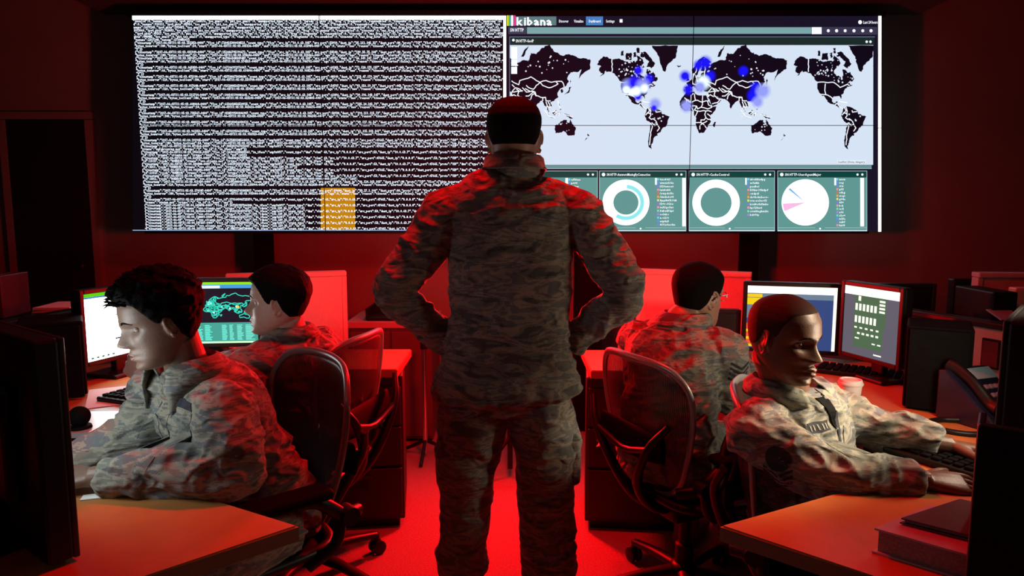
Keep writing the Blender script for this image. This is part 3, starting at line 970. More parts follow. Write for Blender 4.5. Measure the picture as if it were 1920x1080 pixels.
# dark doorway on the left of the back wall
d0, d1 = at(18, 226, YW), at(163, 226, YW)
mb = MB(); mb.box(((d0.x + d1.x) / 2, YW - .02, d0.z / 2), (d1.x - d0.x, .04, d0.z))
door = struct(mb.build('door_1', M['door']))
mb = MB()
for x in (d0.x - .03, d1.x + .03): mb.box((x, YW - .02, d0.z / 2), (.05, .045, d0.z))
mb.box(((d0.x + d1.x) / 2, YW - .02, d0.z + .03), (d1.x - d0.x + .11, .045, .05))
mb.build('door_frame', M['wall'], door)
mb = MB(); mb.lathe([(.012, 0), (.02, .01), (.02, .03), (.01, .04)], (0, 0, 0), 16)
o = mb.build('door_handle', M['graphite'], door, smooth=True); o.location = (d1.x - .07, YW - .04, 1.0); o.rotation_euler = (PI / 2, 0, 0)

# ------------------------------------------------------------------ video wall
YS = 4.60
c00, c11 = at(247, 28, YS), at(1640, 434, YS)
xl = (at(247, 28, YS).x + at(272, 433, YS).x) / 2
xr = (at(1652, 30, YS).x + at(1628, 436, YS).x) / 2
ztop, zbot = at(960, 29, YS).z, at(960, 434.5, YS).z
SW, SH = xr - xl, ztop - zbot
def U(px, py, d=0.0):
    """place on the display plane, from where it shows on the big screen"""
    l = 247 + (py - 28.5) * 25 / 405.5; r = 1652 - (py - 29.5) * 24 / 406
    u = (px - l) / (r - l); v = (py - 29) / 405.5
    return V((xl + u * SW, YS - d, ztop - v * SH))
vw = thing('video_wall', 'wide video wall of eight displays showing log text on the left and a world map dashboard on the right', 'video wall', ((xl + xr) / 2, YS + .1, 0))
VO = vw.location.copy()
pw, ph_ = SW / 4, SH / 2
for i in range(4):
    for j in range(2):
        mb = MB()
        cx, cz = xl + pw * (i + .5), zbot + ph_ * (j + .5)
        mb.rbox((cx, YS + .05, cz), (pw - .004, .09, ph_ - .004), .004, None, 1)
        mb.build('display_panel', M['black'], vw, off=VO)
mb = MB()
t = .035
mb.box(((xl + xr) / 2, YS + .06, ztop + t / 2), (SW + 2 * t, .10, t)); mb.box(((xl + xr) / 2, YS + .06, zbot - .006), (SW + .02, .10, .012))
for x in (xl - .006, xr + .006): mb.box((x, YS + .06, (ztop + zbot) / 2), (.012, .10, SH))
mb.build('outer_frame', M['black'], vw, off=VO)
for px in (494, 1405):
    x = at(px, 470, YS + .13).x
    mb = MB(); mb.box((x, YS + .14, (ztop + .03) / 2), (.115, .07, ztop - .03)); mb.box((x, YS + .06, .02), (.16, .5, .04))
    mb.build('support_post', M['blackmat'], vw, off=VO)
mb = MB()
for z in (zbot + .3, ztop - .3): mb.box(((xl + xr) / 2, YS + .14, z), (SW * .96, .05, .08))
mb.build('mounting_rail', M['graphite'], vw, off=VO)

ecol = {}
def scr(name, col, s, rects=(), polys=(), d=.001, parent=None):
    """luminous shapes on the display surface"""
    mb = MB()
    for (x0, y0, x1, y1) in rects:
        mb.add([U(x0, y1, d), U(x1, y1, d), U(x1, y0, d), U(x0, y0, d)], [(0, 1, 2, 3)])
    for P in polys:
        mb.add(P, [tuple(range(len(P)))])
    return mb.build(name, E(*col, s), parent or vw, off=VO, fix=False)

# glyphs of the built-in font, one small mesh for each character
_gl = {}
def glyph(ch):
    if ch not in _gl:
        cu = bpy.data.curves.new('g', 'FONT'); cu.body = ch; cu.resolution_u = 1; cu.offset = .024
        ob = bpy.data.objects.new('g', cu); COL.objects.link(ob)
        bpy.context.view_layer.update()
        me = bpy.data.meshes.new_from_object(ob.evaluated_get(bpy.context.evaluated_depsgraph_get()))
        co = get_co(me).copy() if len(me.vertices) else np.zeros((0, 3))
        fs = [tuple(p.vertices) for p in me.polygons]
        if len(co):
            w = co[:, 0].max() - co[:, 0].min(); co[:, 0] -= co[:, 0].min()
        else: w = .25
        _gl[ch] = (co, fs, w)
        bpy.data.objects.remove(ob); bpy.data.curves.remove(cu); bpy.data.meshes.remove(me)
    return _gl[ch]

def text_mb(mb, s, org, ux, uz, cell=None, size=1.0):
    """lay characters out from org along ux; cell = fixed width for terminal type"""
    org = np.array(org, float); ux = np.array(ux, float); uz = np.array(uz, float)
    x = 0.0
    for ch in s:
        if ch == ' ':
            x += cell if cell else .28 * size; continue
        co, fs, w = glyph(ch)
        if cell:
            k = min(1.15, .92 * cell / (max(w, .3) * size)) ; ox = x + (cell - w * size * k) / 2
        else:
            k = 1.0; ox = x
        if len(co):
            p = org + np.outer(co[:, 0] * size * k + ox, ux) + np.outer(co[:, 1] * size, uz)
            b = len(mb.v); mb.v.extend(map(tuple, p)); mb.f.extend(tuple(b + i for i in f) for f in fs); mb.m.extend([0] * len(fs))
        x += cell if cell else (w + .09) * size
    return x

def label(name, s, px, py, h, col=(240, 245, 250), st=1.2, width=None, d=.004, parent=None):
    """a line of type whose baseline is at py, cap height h, on the display surface"""
    mb = MB()
    k = (U(px, py).z - U(px, py + 1).z)
    size = h * k / .70
    w = text_mb(mb, s, (0, 0, 0), (1, 0, 0), (0, 0, 1), None, size)
    sx = 1.0
    if width: sx = width * (U(px + 1, py).x - U(px, py).x) / w
    o = np.array(U(px, py, d))
    mb.v = [(o[0] + v[0] * sx, o[1], o[2] + v[2]) for v in mb.v]
    return mb.build(name, E(*col, st), parent or vw, off=VO, fix=False)

# left half: a terminal full of log lines
scr('terminal_background', (6, 8, 14), 1.0, [(249, 37, 600, 236), (601, 37, 943, 236), (249, 237, 600, 431), (601, 237, 949, 431)])
scr('terminal_title_bar', (250, 253, 252), 1.6, [(248, 29.5, 599.5, 37), (600.5, 29.5, 949, 37)], d=.002)
scr('terminal_scroll_bar', (246, 250, 248), 1.5, [(943.5, 36, 949.5, 432)], d=.002)
scr('terminal_bottom_line', (150, 175, 215), 1.1, [(249, 430.8, 943, 432.3)], d=.002)
scr('amber_block', (196, 132, 10), 1.0, [(601.5, 350, 666, 431)], d=.002)
ip = lambda: '%d.%d.%d.%d' % (random.randint(20, 250), random.randint(1, 250), random.randint(1, 250), random.randint(1, 250))
def flow():
    a = '{"timestamp":"2017-06-03T11:05:03.%06d-0400","flow_id":%015d,"event_type":"flow","src_ip":"10.0.63.105","src_port":%d,"dest_ip":"%s","dest_port":%d,"proto":"TCP","flow":{"pkts_toserver":1,"pkts_toclient":1,' % (random.randint(0, 999999), random.randint(10**14, 10**15 - 1), random.randint(40000, 65000), ip(), random.choice((80, 443)))
    b = '"bytes_toserver":%d,"bytes_toclient":%d,"start":"2017-06-03T11:05:03.%06d-0400","end":"2017-06-03T11:05:03.%06d-0400","age":0,"state":"new","reason":"timeout","alerted":false},"tcp":{"tcp_flags":"00","tcp_flags_ts":"00","tcp_flags_tc":"00"' % (random.choice((120, 66, 180)), random.choice((54, 186)), random.randint(0, 999999), random.randint(0, 999999))
    return [a, b]
def dns(v=0):
    s = ('"8.8.8.8"', '53', '"10.0.63.7"', '47665') if v else ('"10.0.63.7"', '47665', '"8.8.8.8"', '53')
    return '{"timestamp":"2017-06-03T11:05:04.%06d-0400","flow_id":%015d,"in_iface":"enp9s0f1","event_type":"dns","vlan":63,"src_ip":%s,"src_port":%s,"dest_ip":%s,"dest_port":%s,"proto":"UDP","dns":{"type":"query","id":%d,' % ((random.randint(0, 999999), random.randint(10**14, 10**15 - 1)) + s + (random.randint(100, 9999),))
stat = '"invalid":0,"memuse":%d,"ipv4_pkts":%d,"too_small":0,"pkt_too_small":0,"unsupported_type":0,"vlan":0,"teredo":{"pkts":0},"frag":{"fragments":0,"reassembled":0,"timeouts":0,"max_frag_hits":0},"stream":{"memcap_drop":0,"sessions":%d,"rst":0},'
rows = []
def put(s, lim=None): rows.append((s, lim))
for k in range(6): put((stat % (random.randint(10**5, 10**7), random.randint(10**4, 10**6), random.randint(10, 10**5)))[k * 7:])
put('"memuse":2317248,"memcap":67108864}}}', 36)
def blk(n=1):
    for _ in range(n):
        for q in flow(): put(q)
    put('"0"}}', 5)
blk(1); blk(2)
for _ in range(8): blk(1)
put(dns()); put(flow()[1]); put(dns())
put('"rrname":"safebrowsing.net","rrtype":"A","tx_id":0,"in_iface":"enp9"}}', 70)
put(dns(1)); put('"id":2717,"rrname":"clients.net","rrtype":"AAAA","tx_id":1,"ttl":64}}}', 72)
put(dns()); put('"id":21127,"rcode":"NOERROR","rrname":"www.clients.net","rrtype":"A","ttl":299,"rdata":"172.217.7.132","tx":0,"in_iface":"enp9s0f1","host":"ops. net"}}', 127)
put(dns(1)); put('"id":3311,"rcode":"NOERROR","rrname":"www.clients.net","rrtype":"A","ttl":299,"rdata":"216.239.32.21"}}', 113)
put(dns()); put('"id":21127,"rcode":"NOERROR","rrname":"www.clients.net","rrtype":"A","ttl":299,"rdata":"172.217.7.132","tx":0,"in_iface":"enp9s0f1","host":"tops. net"}}', 127)
put(dns(1)); put('"id":3312,"rcode":"NOERROR","rrname":"www.clients.net","rrtype":"AAAA","ttl":188,"rdata":"2607:f8b0:4006:0819:0000:0000:0000:2004","src":"2607:f8b0:4004:0802:6025:2442"}}', 143)
for q in flow(): put(q)
put('"0"}}', 5); blk(1)
put(dns()); put('"rrname":"status.net","rrtype":"A","tx_id":0,"host":"ops"}}', 66)
for k in range(4):
    put(dns(k % 2)); put('{"timestamp":"2017-06-03","rrname":"www.clients.net","rrtype":"A","ttl":299,"rdata":"216.239.36.21","tx":0}}', 107)
put(dns())
ncol = 240
mb = MB(); mbA = MB()
x0_ = xl + .008; cw = (U(944, 230).x - x0_) / ncol
y_first, pitch = 41.6, 5.635
kz = (U(600, 100).z - U(600, 101).z)
for i, (s, lim) in enumerate(rows):
    s = (s * 3)[:lim or ncol] if lim is None or len(s) >= lim else s
    if lim is None: s = (s + '"vlan":63,"src_ip":"10.0.63.7","app_proto":"failed","tcp_flags":"00",' * 3)[:ncol - random.randint(0, 2)]
    z = ztop - (y_first + pitch * i - 29) / 405.5 * SH
    if z < zbot + .012: break
    text_mb(mb, s, (x0_, YS - .004, z), (1, 0, 0), (0, 0, 1), cw, 4.65 * kz / .72)
mb.build('log_text', E(225, 236, 250, 1.45), vw, off=VO, fix=False)
scr('text_cursor', (230, 240, 250), 1.2, [(273, 419.5, 276, 421), (272.5, 427, 276, 428.5)], d=.004)

# right half: the dashboard
scr('dashboard_background', (22, 20, 38), 1.0, [(951, 30, 1299.5, 236), (1300.5, 30, 1645, 236), (951, 237, 1299.5, 433), (1300.5, 237, 1645, 433)])
scr('logo_ground', (92, 124, 128), 1.0, [(957, 31, 1043, 47)], d=.002)
for nm, col, x0, x1 in (('logo_stripe', (214, 220, 30), 950.5, 953.5), ('logo_stripe', (70, 180, 160), 954.3, 957), ('logo_stripe', (250, 250, 250), 958.2, 962), ('logo_stripe', (226, 40, 130), 963, 966.5)):
    scr(nm, col, 1.2, [(x0, 29, x1, 48)], d=.003)
label('logo_text', 'kibana', 968.5, 47, 14.5, (255, 255, 255), 1.5, 68)
scr('active_tab', (70, 128, 196), 1.0, [(1098.5, 31, 1130.5, 47)], d=.002)
for s, x, w in (('Discover', 1048, 18), ('Visualize', 1076, 18), ('Dashboard', 1104, 22), ('Settings', 1136, 16)):
    label('tab_text', s, x, 42, 5, width=w)
scr('tab_icon', (240, 245, 250), 1.2, [(1161.5, 36, 1167, 42)], d=.003)
label('time_range_text', 'Last 24 hours', 1618, 44, 5, width=27)
def disc(c, r, n=24, r2=0.0, a0=0, a1=2 * PI, d=.004):
    cx, cy = c; P = []
    A_ = [a0 + (a1 - a0) * i / n for i in range(n + 1)]
    out = []
    for i in range(n):
        q = [U(cx + r * math.sin(A_[i]), cy - r * math.cos(A_[i]), d), U(cx + r * math.sin(A_[i + 1]), cy - r * math.cos(A_[i + 1]), d),
             U(cx + r2 * math.sin(A_[i + 1]), cy - r2 * math.cos(A_[i + 1]), d), U(cx + r2 * math.sin(A_[i]), cy - r2 * math.cos(A_[i]), d)]
        out.append(q[::-1] if r2 else [q[2], q[1], q[0]])
    return out
scr('clock_icon', (240, 245, 250), 1.2, polys=disc((1612, 41.5), 3.6))
scr('query_bar', (124, 166, 170), 1.0, [(988, 50.5, 1521, 62.5)], d=.002)
label('dashboard_name', 'SN HTTP', 956.5, 58.5, 6, width=26)
scr('query_label_ground', (62, 62, 84), 1.0, [(953, 50, 987, 63)], d=.002)
scr('search_button', (232, 236, 250), 1.2, [(1521.5, 50.5, 1540, 63)], d=.003)
scr('toolbar', (58, 54, 80), 1.0, [(1540.5, 50, 1644, 64)], d=.002)
for k, x in enumerate((1552.5, 1568, 1584, 1600.5, 1617, 1632.5)):
    scr('toolbar_icon', (240, 242, 250), 1.2, polys=disc((x, 57), 3.0, 10 if k % 2 else 6), d=.004)
scr('map_panel_header', (26, 44, 42), 1.0, [(955, 69, 1639, 82.5)], d=.002)
scr('panel_outline', (120, 140, 160), .8, [(955, 67.6, 1640, 68.8), (955, 68, 956, 314)], d=.003)
label('map_panel_title', 'SN HTTP-GeoIP', 967, 78, 5.2, width=34)
scr('map_pin_icon', (245, 245, 250), 1.2, polys=disc((962.5, 74), 2.5, 10))
scr('panel_icon', (240, 242, 250), 1.2, polys=disc((1624.5, 77), 2.4, 8) + disc((1631.5, 77), 2.4, 8))
MX0, MY0, MX1, MY1 = 956, 83, 1637, 306
scr('map_sea', (214, 228, 246), 1.0, [(MX0, MY0, MX1, MY1)], d=.002)

NA = [(-168,65.5),(-166,68.3),(-156,71.3),(-141,69.6),(-128,70),(-115,68),(-108,68),(-95,68.5),(-95,72),(-85,69.5),(-82,67),(-87,64),(-94,61),(-94,58.8),(-88,56.8),(-82,55),(-80,51.5),(-78.5,54),(-77,56.5),(-78,60),(-77.5,62.5),(-72,61.5),(-69,59),(-65,60),(-62,57),(-57,53),(-60,50),(-66,50),(-70,47),(-65,48.5),(-64,46),(-60,46),(-66,43.5),(-70,43.5),(-70.5,41.5),(-74,40.5),(-76,37),(-76,35),(-81,31.5),(-80.3,25.5),(-82.5,28),(-84,30),(-90,29.5),(-94,29.5),(-97.5,26),(-97.5,21),(-95,18.3),(-91,18.5),(-90.3,21),(-87,21.3),(-88.5,16),(-83.5,15),(-83.5,11),(-81,9),(-79,9.5),(-77.5,8),(-80,7.5),(-83,8.5),(-86,11),(-88,13),(-94,16),(-99,16.8),(-105.5,20),(-106,23),(-109.5,26.5),(-112.5,30.5),(-115.5,30),(-117,32.5),(-120.5,34.5),(-124,40),(-124.5,47.5),(-123,49),(-128,51),(-131,55),(-137,58.5),(-145,60),(-151,59.5),(-152,61),(-158,57),(-163,55),(-158,58.5),(-162,59),(-165,61),(-164,63.5),(-161,64.5)]
LAND = [NA,
 [(-62,66.5),(-68,63),(-78,64.5),(-73,68),(-80,70),(-89,71),(-88,73.5),(-80,73.7),(-70,70.5)],
 [(-117,69),(-105,69),(-105,73),(-115,73)], [(-124,71.5),(-119,71.5),(-120,74.3),(-124,74)], [(-100,70),(-96,71),(-97,73.5),(-102,73)], [(-95,73),(-90,73),(-91,75.5),(-96,75.5)], [(-86,63.5),(-81,63.8),(-84,65.8)],
 [(-68,76.5),(-55,71),(-53,67),(-48,61),(-43,60),(-40,65),(-32,68),(-24,70.5),(-20,76.5)],
 [(-77.5,8),(-72,12),(-62,10.7),(-52,5),(-50,0),(-44,-2.5),(-35,-6),(-39,-14),(-41,-22),(-48,-26),(-53,-33),(-58,-35),(-57,-38),(-62,-39),(-65,-42),(-66,-47),(-69,-51),(-68,-55),(-74,-52),(-75,-46),(-73,-37),(-71.5,-30),(-70,-18),(-76,-14),(-81,-5),(-80,-1),(-78.5,2)],
 [(-6,35.8),(10,37),(11,34),(20,31),(31,31.3),(33,28),(37,21),(43,12),(51,12),(48,5),(41,-2),(39,-7),(40.5,-15),(35,-21),(33,-26),(28,-33),(19,-34.5),(15,-27),(12,-17),(13.5,-9),(9,-1),(9,4),(-4,5),(-8,4.5),(-13,8.5),(-17,14.7),(-16.5,22),(-10,30)],
 [(-9,43),(-9,37),(-5.5,36),(0,39),(3,42),(8,44),(12,42),(16,38),(18.5,40),(13,45.5),(19,42),(23,36.5),(26,41),(28,37),(36,36),(35,31.5),(34.5,28),(39,21.5),(43.5,12.7),(52,16),(59.5,22.5),(56,26),(50,29.5),(57,26.5),(66,25.3),(72.5,20.5),(77,8),(80,14),(87,21),(91,22.5),(94,17),(98.5,9),(104,1.3),(100.5,13),(105,9),(109,13),(106,20),(113,22),(121,28.5),(119,35),(122,39),(125,39.5),(126.5,34.5),(129.3,36),(128,40),(132,43),(140,50),(137,54),(143,59.3),(155,59.5),(163,62),(156,51),(163,57),(170,60),(179,62.5),(180,68.8),(170,70),(160,70),(140,72.5),(129,71.5),(113,73.7),(104,77),(88,75),(80,72.5),(70,73),(67,69),(58,69),(44,67),(40,66),(33,67),(41,67.5),(28,71),(20,69.7),(12,66),(5,61.5),(6,58.2),(11,59),(12.5,56),(16,57),(18.5,61),(21,65.5),(25,65),(21.5,61),(30,60),(22,58),(21,55),(12,54),(10.5,57.5),(8,54),(2,51),(-4.5,48.4),(-1.5,44)],
 [(114,-22),(122,-18),(130,-12),(136,-12),(136,-15.5),(140,-17.5),(142.5,-10.7),(146,-19),(153,-26),(150,-37.5),(140,-38),(135.5,-34.5),(131,-31.5),(124,-33),(115.5,-34.5)],
 [(-5,50),(1.3,51.3),(-2,57.5),(-5,58.5),(-3,54)], [(130.5,31.5),(140.5,35.5),(142,40),(145,43.5),(140.5,43),(139,38)], [(43.5,-22),(47,-25),(50,-15.5),(46,-16)],
 [(167,-46),(171,-43.5),(174,-41),(172,-41)], [(174.5,-39.5),(178,-38),(173.5,-35),(175,-41)], [(95.5,5.5),(104,-3),(105.5,-6),(99,0)], [(109,1.5),(117,6.5),(117,0),(114,-4)], [(131,-1),(141,-3),(150,-10),(141,-9),(134,-4)], [(-23,65),(-14,65.2),(-19,63.5)], [(105.5,-6.5),(114,-7.5),(114,-8.5),(106,-7.5)], [(119,1),(125,1.5),(121,-3),(120,-5.5)], [(142,46),(144,50),(143,54),(142,50)], [(52,71),(57,74),(66,76.5),(57,71)], [(120.5,15),(122,18),(124,13)], [(122,7),(126,9),(125.5,6)]]
def merc(lon, lat, k):
    psi = math.log(math.tan(PI / 4 + math.radians(lat) / 2))
    return (1291.5 + (lon + 360 * k) * 1.0222, 209 - 58.57 * psi)
def clip(P, x0, y0, x1, y1):
    for ax, lim, sg in ((0, x0, 1), (0, x1, -1), (1, y0, 1), (1, y1, -1)):
        out = []
        for i in range(len(P)):
            a, b = P[i - 1], P[i]
            ia, ib = sg * (a[ax] - lim) >= 0, sg * (b[ax] - lim) >= 0
            if ia != ib:
                t = (lim - a[ax]) / (b[ax] - a[ax]); out.append((a[0] + (b[0] - a[0]) * t, a[1] + (b[1] - a[1]) * t))
            if ib: out.append(b)
        P = out
        if not P: break
    return P
def rough(P, a=.9, k=3):
    """ragged coast between the given shore points"""
    out = []
    for i in range(len(P)):
        p, q = P[i], P[(i + 1) % len(P)]
        out.append(p)
        L = math.hypot(q[0] - p[0], q[1] - p[1])
        n = int(min(5, L / 3.2))
        for j in range(1, n + 1):
            t = j / (n + 1)
            out.append((p[0] + (q[0] - p[0]) * t + random.uniform(-a, a), p[1] + (q[1] - p[1]) * t + random.uniform(-a, a)))
    return out
def land_mesh(name, col, conv, polys, st=1.0, d=.003, ks=(-1, 0, 1), box=(MX0, MY0, MX1, MY1)):
    cu = bpy.data.curves.new('land', 'CURVE'); cu.dimensions = '2D'; cu.fill_mode = 'BOTH'
    for k in ks:
        for P in polys:
            Q = clip(rough([merc(a, b, k) for a, b in P], 1.0), *box)
            if len(Q) < 3: continue
            sp_ = cu.splines.new('POLY'); sp_.points.add(len(Q) - 1); sp_.use_cyclic_u = True
            for i, (x, y) in enumerate(Q): sp_.points[i].co = (x / 100, -y / 100, 0, 1)
    ob = bpy.data.objects.new('land', cu); COL.objects.link(ob)
    dg = bpy.context.evaluated_depsgraph_get(); dg.update()
    me = bpy.data.meshes.new_from_object(ob.evaluated_get(dg)); me.name = name
    bpy.data.objects.remove(ob); bpy.data.curves.remove(cu)
    co = get_co(me)
    set_co(me, np.array([tuple(conv(c[0] * 100, -c[1] * 100, d) - VO) for c in co]))
    me.materials.clear()
    return link_mesh(name, me, E(*col, st), vw)
land_mesh('map_land', (13, 9, 24), U, LAND)
BORD = [[(-124,49),(-95,49),(-83,42.5),(-76,44.5),(-70,46.5),(-66,45)],[(-117,32.5),(-106,31.5),(-100,28.5),(-97,26)],[(-141,60),(-141,69.6)],[(-92,15),(-89,18)],
 [(-72,11),(-70,4),(-70,-4),(-73,-8),(-69,-11),(-66,-10),(-60,-15),(-58,-20),(-54,-26),(-58,-31)],[(-70,-18),(-67,-23),(-69,-30),(-71,-40),(-72,-50)],[(-79,-3),(-76,1),(-70,-1)],[(-68,-17),(-63,-22),(-58,-20)],[(-61,5),(-60,2),(-52,3)],
 [(-8,27),(-1,21),(4,19),(12,23),(16,23),(24,20),(31,22),(37,22)],[(-12,15),(-5,15),(0,15),(4,13),(14,13),(16,8),(22,11),(28,10),(34,8),(42,11)],[(10,33),(12,23)],[(25,31),(25,20),(23,12)],[(0,11),(1,6)],[(14,13),(10,6),(16,4),(14,-1),(12,-5)],[(16,4),(27,5),(31,4),(35,5),(41,3)],[(31,4),(29,-2),(31,-8),(28,-12),(22,-12),(22,-17),(12,-17)],[(34,-1),(39,-5)],[(31,-8),(35,-11),(40,-11)],[(22,-17),(25,-18),(30,-16),(33,-14)],[(20,-28),(20,-22),(25,-18),(29,-22),(32,-26)],[(3,19),(4,31),(8,34)],[(-5,15),(-5,25),(3,20)],[(34,22),(36,15),(42,12)],[(8,4),(4,12)],
 [(28,70),(30,62),(28,56),(31,52),(38,49),(48,46)],[(48,46),(50,51),(61,53),(70,55),(80,51),(87,49),(98,51),(108,49),(118,50),(127,50),(131,45),(131,43)],[(87,49),(92,45),(104,42),(112,44),(120,47),(117,49)],[(62,45),(70,41),(75,40),(80,45),(87,49)],[(55,42),(62,36),(70,37),(75,37),(79,31),(88,28),(97,28),(98,22),(106,22)],[(61,30),(66,30),(72,34),(75,37)],[(70,25),(72,31),(75,33)],[(44,40),(48,38),(46,31),(48,29)],[(36,36),(44,37),(55,38)],[(34,29),(39,32),(45,29)],[(43,17),(52,19),(56,23)],[(92,22),(92,27),(97,28)],[(98,20),(100,15),(99,8)],[(102,20),(105,15),(105,11)],[(14,54),(15,50),(22,49),(24,55)],[(6,51),(7,47),(13,46),(17,48),(22,48),(28,46)],[(7,54),(6,50)],[(-2,43),(3,42)],[(-8,42),(-7,38)],[(20,47),(22,43),(27,43)],[(12,66),(14,63),(12,59)],[(22,66),(24,68),(29,69)],[(124,40),(130,42)],[(-110,47),(-111,38),(-109,32)],[(36,37),(42,42),(50,40),(54,37)],[(30,46),(36,46),(40,43)],[(60,41),(64,39),(69,37)],[(96,5),(102,-3),(106,-6),(114,-8)],[(109,2),(114,4),(117,2),(113,-1)],[(119,-1),(123,1),(121,-4)],[(100,14),(104,10),(107,12)],[(131,-2),(138,-4),(146,-7)],[(120,22),(121,15),(125,9)],[(-86,15),(-83,10),(-78,8)],[(-85,22),(-77,20),(-70,19)],[(48,30),(52,26),(57,24)],[(35,33),(36,29)],[(72,38),(78,36),(80,30)],[(-75,10),(-72,5),(-76,0)]]
def ribbons(name, lines, conv, col, st, w, d, ks, box, proj=merc, wig=.8):
    mb = MB()
    for k in ks:
        for Ln in lines:
            P = [proj(a, b, k) for a, b in Ln]
            Q = []
            for i in range(len(P) - 1):
                n = max(1, int(math.hypot(P[i + 1][0] - P[i][0], P[i + 1][1] - P[i][1]) / 4))
                for j in range(n):
                    t = j / n; w_ = wig if j else 0
                    Q.append((P[i][0] * (1 - t) + P[i + 1][0] * t + random.uniform(-w_, w_), P[i][1] * (1 - t) + P[i + 1][1] * t + random.uniform(-w_, w_)))
            Q.append(P[-1])
            for a, b in zip(Q, Q[1:]):
                if not (box[0] < min(a[0], b[0]) and max(a[0], b[0]) < box[2] and box[1] < min(a[1], b[1]) and max(a[1], b[1]) < box[3]): continue
                dx, dy = b[0] - a[0], b[1] - a[1]; L = math.hypot(dx, dy) + 1e-9
                nx, ny = -dy / L * w / 2, dx / L * w / 2; ex, ey = dx / L * w * .3, dy / L * w * .3
                mb.add([conv(a[0] + nx - ex, a[1] + ny - ey, d), conv(b[0] + nx + ex, b[1] + ny + ey, d), conv(b[0] - nx + ex, b[1] - ny + ey, d), conv(a[0] - nx - ex, a[1] - ny - ey, d)], [(0, 1, 2, 3)])
    return mb
ribbons('b', BORD, U, None, 1, 1.7, .0045, (-1, 0, 1), (MX0 + 1, MY0 + 1, MX1 - 1, MY1 - 1)).build('map_border_lines', E(236, 242, 250, 1.15), vw, off=VO, fix=False)
lakes = []
for k in (-1, 0, 1):
    for (a0, a1, b0, b1, n) in ((-130, -95, 55, 69, 34), (-95, -60, 48, 68, 22), (-115, -80, 68, 76, 20), (60, 140, 55, 72, 22), (95, 150, -8, 8, 16), (-68, -45, -20, 0, 8), (118, 145, -32, -16, 8), (30, 50, 60, 70, 10)):
        for _ in range(n):
            x, y = merc(random.uniform(a0, a1), random.uniform(b0, b1), k)
            if MX0 + 4 < x < MX1 - 4 and MY0 + 4 < y < MY1 - 4:
                lakes += disc((x, y), random.uniform(.7, 1.9), 6, d=.0042)
scr('map_lakes', (226, 234, 248), 1.0, polys=lakes)

def glow_mat(name, col, st):
    """a soft-edged heat spot drawn by the map software"""
    m, nt, p = new_mat(name)
    p.inputs['Base Color'].default_value = (0, 0, 0, 1)
    p.inputs['Emission Color'].default_value = col; p.inputs['Emission Strength'].default_value = st
    tc = nt.nodes.new('ShaderNodeTexCoord')
    g = nt.nodes.new('ShaderNodeTexGradient'); g.gradient_type = 'SPHERICAL'
    nt.links.new(tc.outputs['Object'], g.inputs['Vector'])
    r = nt.nodes.new('ShaderNodeValToRGB'); r.color_ramp.elements[0].position = .05; r.color_ramp.elements[1].position = .6
    nt.links.new(g.outputs['Fac'], r.inputs['Fac']); nt.links.new(r.outputs['Color'], p.inputs['Alpha'])
    return m
GB = glow_mat('heat_spot_blue', rgb(20, 20, 250), 1.0); GW = glow_mat('heat_spot_white', rgb(225, 245, 255), 1.3)
GP = glow_mat('heat_spot_pale_blue', rgb(150, 160, 250), 1.0)
def spot(px, py, r, m, d):
    mb = MB(); n = 28
    mb.add([(math.cos(2 * PI * i / n), 0, math.sin(2 * PI * i / n)) for i in range(n)], [tuple(range(n))])
    o = mb.build('heat_spot', m, vw, fix=False)
    o.location = U(px, py, d) - VO; k = r * (U(px + 1, py).x - U(px, py).x); o.scale = (k, k, k)
for px, py, r, m, d in ((1177, 158, 17, GP, .005), (1190, 152, 17, GB, .0052), (1205, 158, 18, GP, .0054), (1216, 145, 12, GB, .0052), (1197, 130, 11, GB, .005), (1196, 178, 10, GB, .005), (1174, 166, 10, GW, .006), (1193, 168, 12, GW, .0061), (1208, 163, 11, GW, .0062), (1185, 170, 9, GW, .0063),
        (1228, 192, 15, GP, .005), (1226, 199, 7, GB, .0055), (1322, 115, 16, GB, .005), (1309, 120, 13, GB, .0052), (1331, 140, 13, GB, .0052), (1318, 152, 17, GW, .0058), (1312, 160, 14, GP, .006), (1284, 140, 14, GB, .0052), (1290, 165, 13, GB, .0053), (1287, 196, 15, GP, .0052), (1393, 131, 12, GB, .005), (1394, 130, 10, GB, .0054),
        (1412, 175, 15, GB, .005), (1416, 160, 13, GB, .0052), (1411, 180, 11, GB, .0054), (1430, 168, 18, GP, .0056), (1420, 188, 14, GP, .0058)):
    spot(px, py, r, m, d)
scr('map_zoom_control', (244, 248, 252), 1.2, [(958.5, 87, 969.5, 108.5), (958.5, 110, 969.5, 121.5), (958.5, 123, 969.5, 136)], d=.006)
scr('map_attribution', (232, 238, 246), 1.0, [(1570, 297, 1623, 303.5)], d=.004)
label('map_attribution_text', 'Leaflet | Data, imagery', 1571.5, 302.3, 3.6, (70, 90, 110), .9, 50, d=.005)
scr('map_scroll_track', (104, 146, 148), 1.0, [(956, 306.5, 1634, 313.5)], d=.003)
scr('map_scroll_edge', (170, 200, 205), 1.0, [(956, 312.6, 1634, 313.6)], d=.004)
PAN = [(957, 1120.5, 'SN HTTP-Status'), (1123.5, 1286.5, 'SN HTTP-AnswersMissingByConnection'), (1291.5, 1452.5, 'SN HTTP-CacheControl'), (1457.5, 1625.5, 'SN HTTP-UserAgentMajor')]
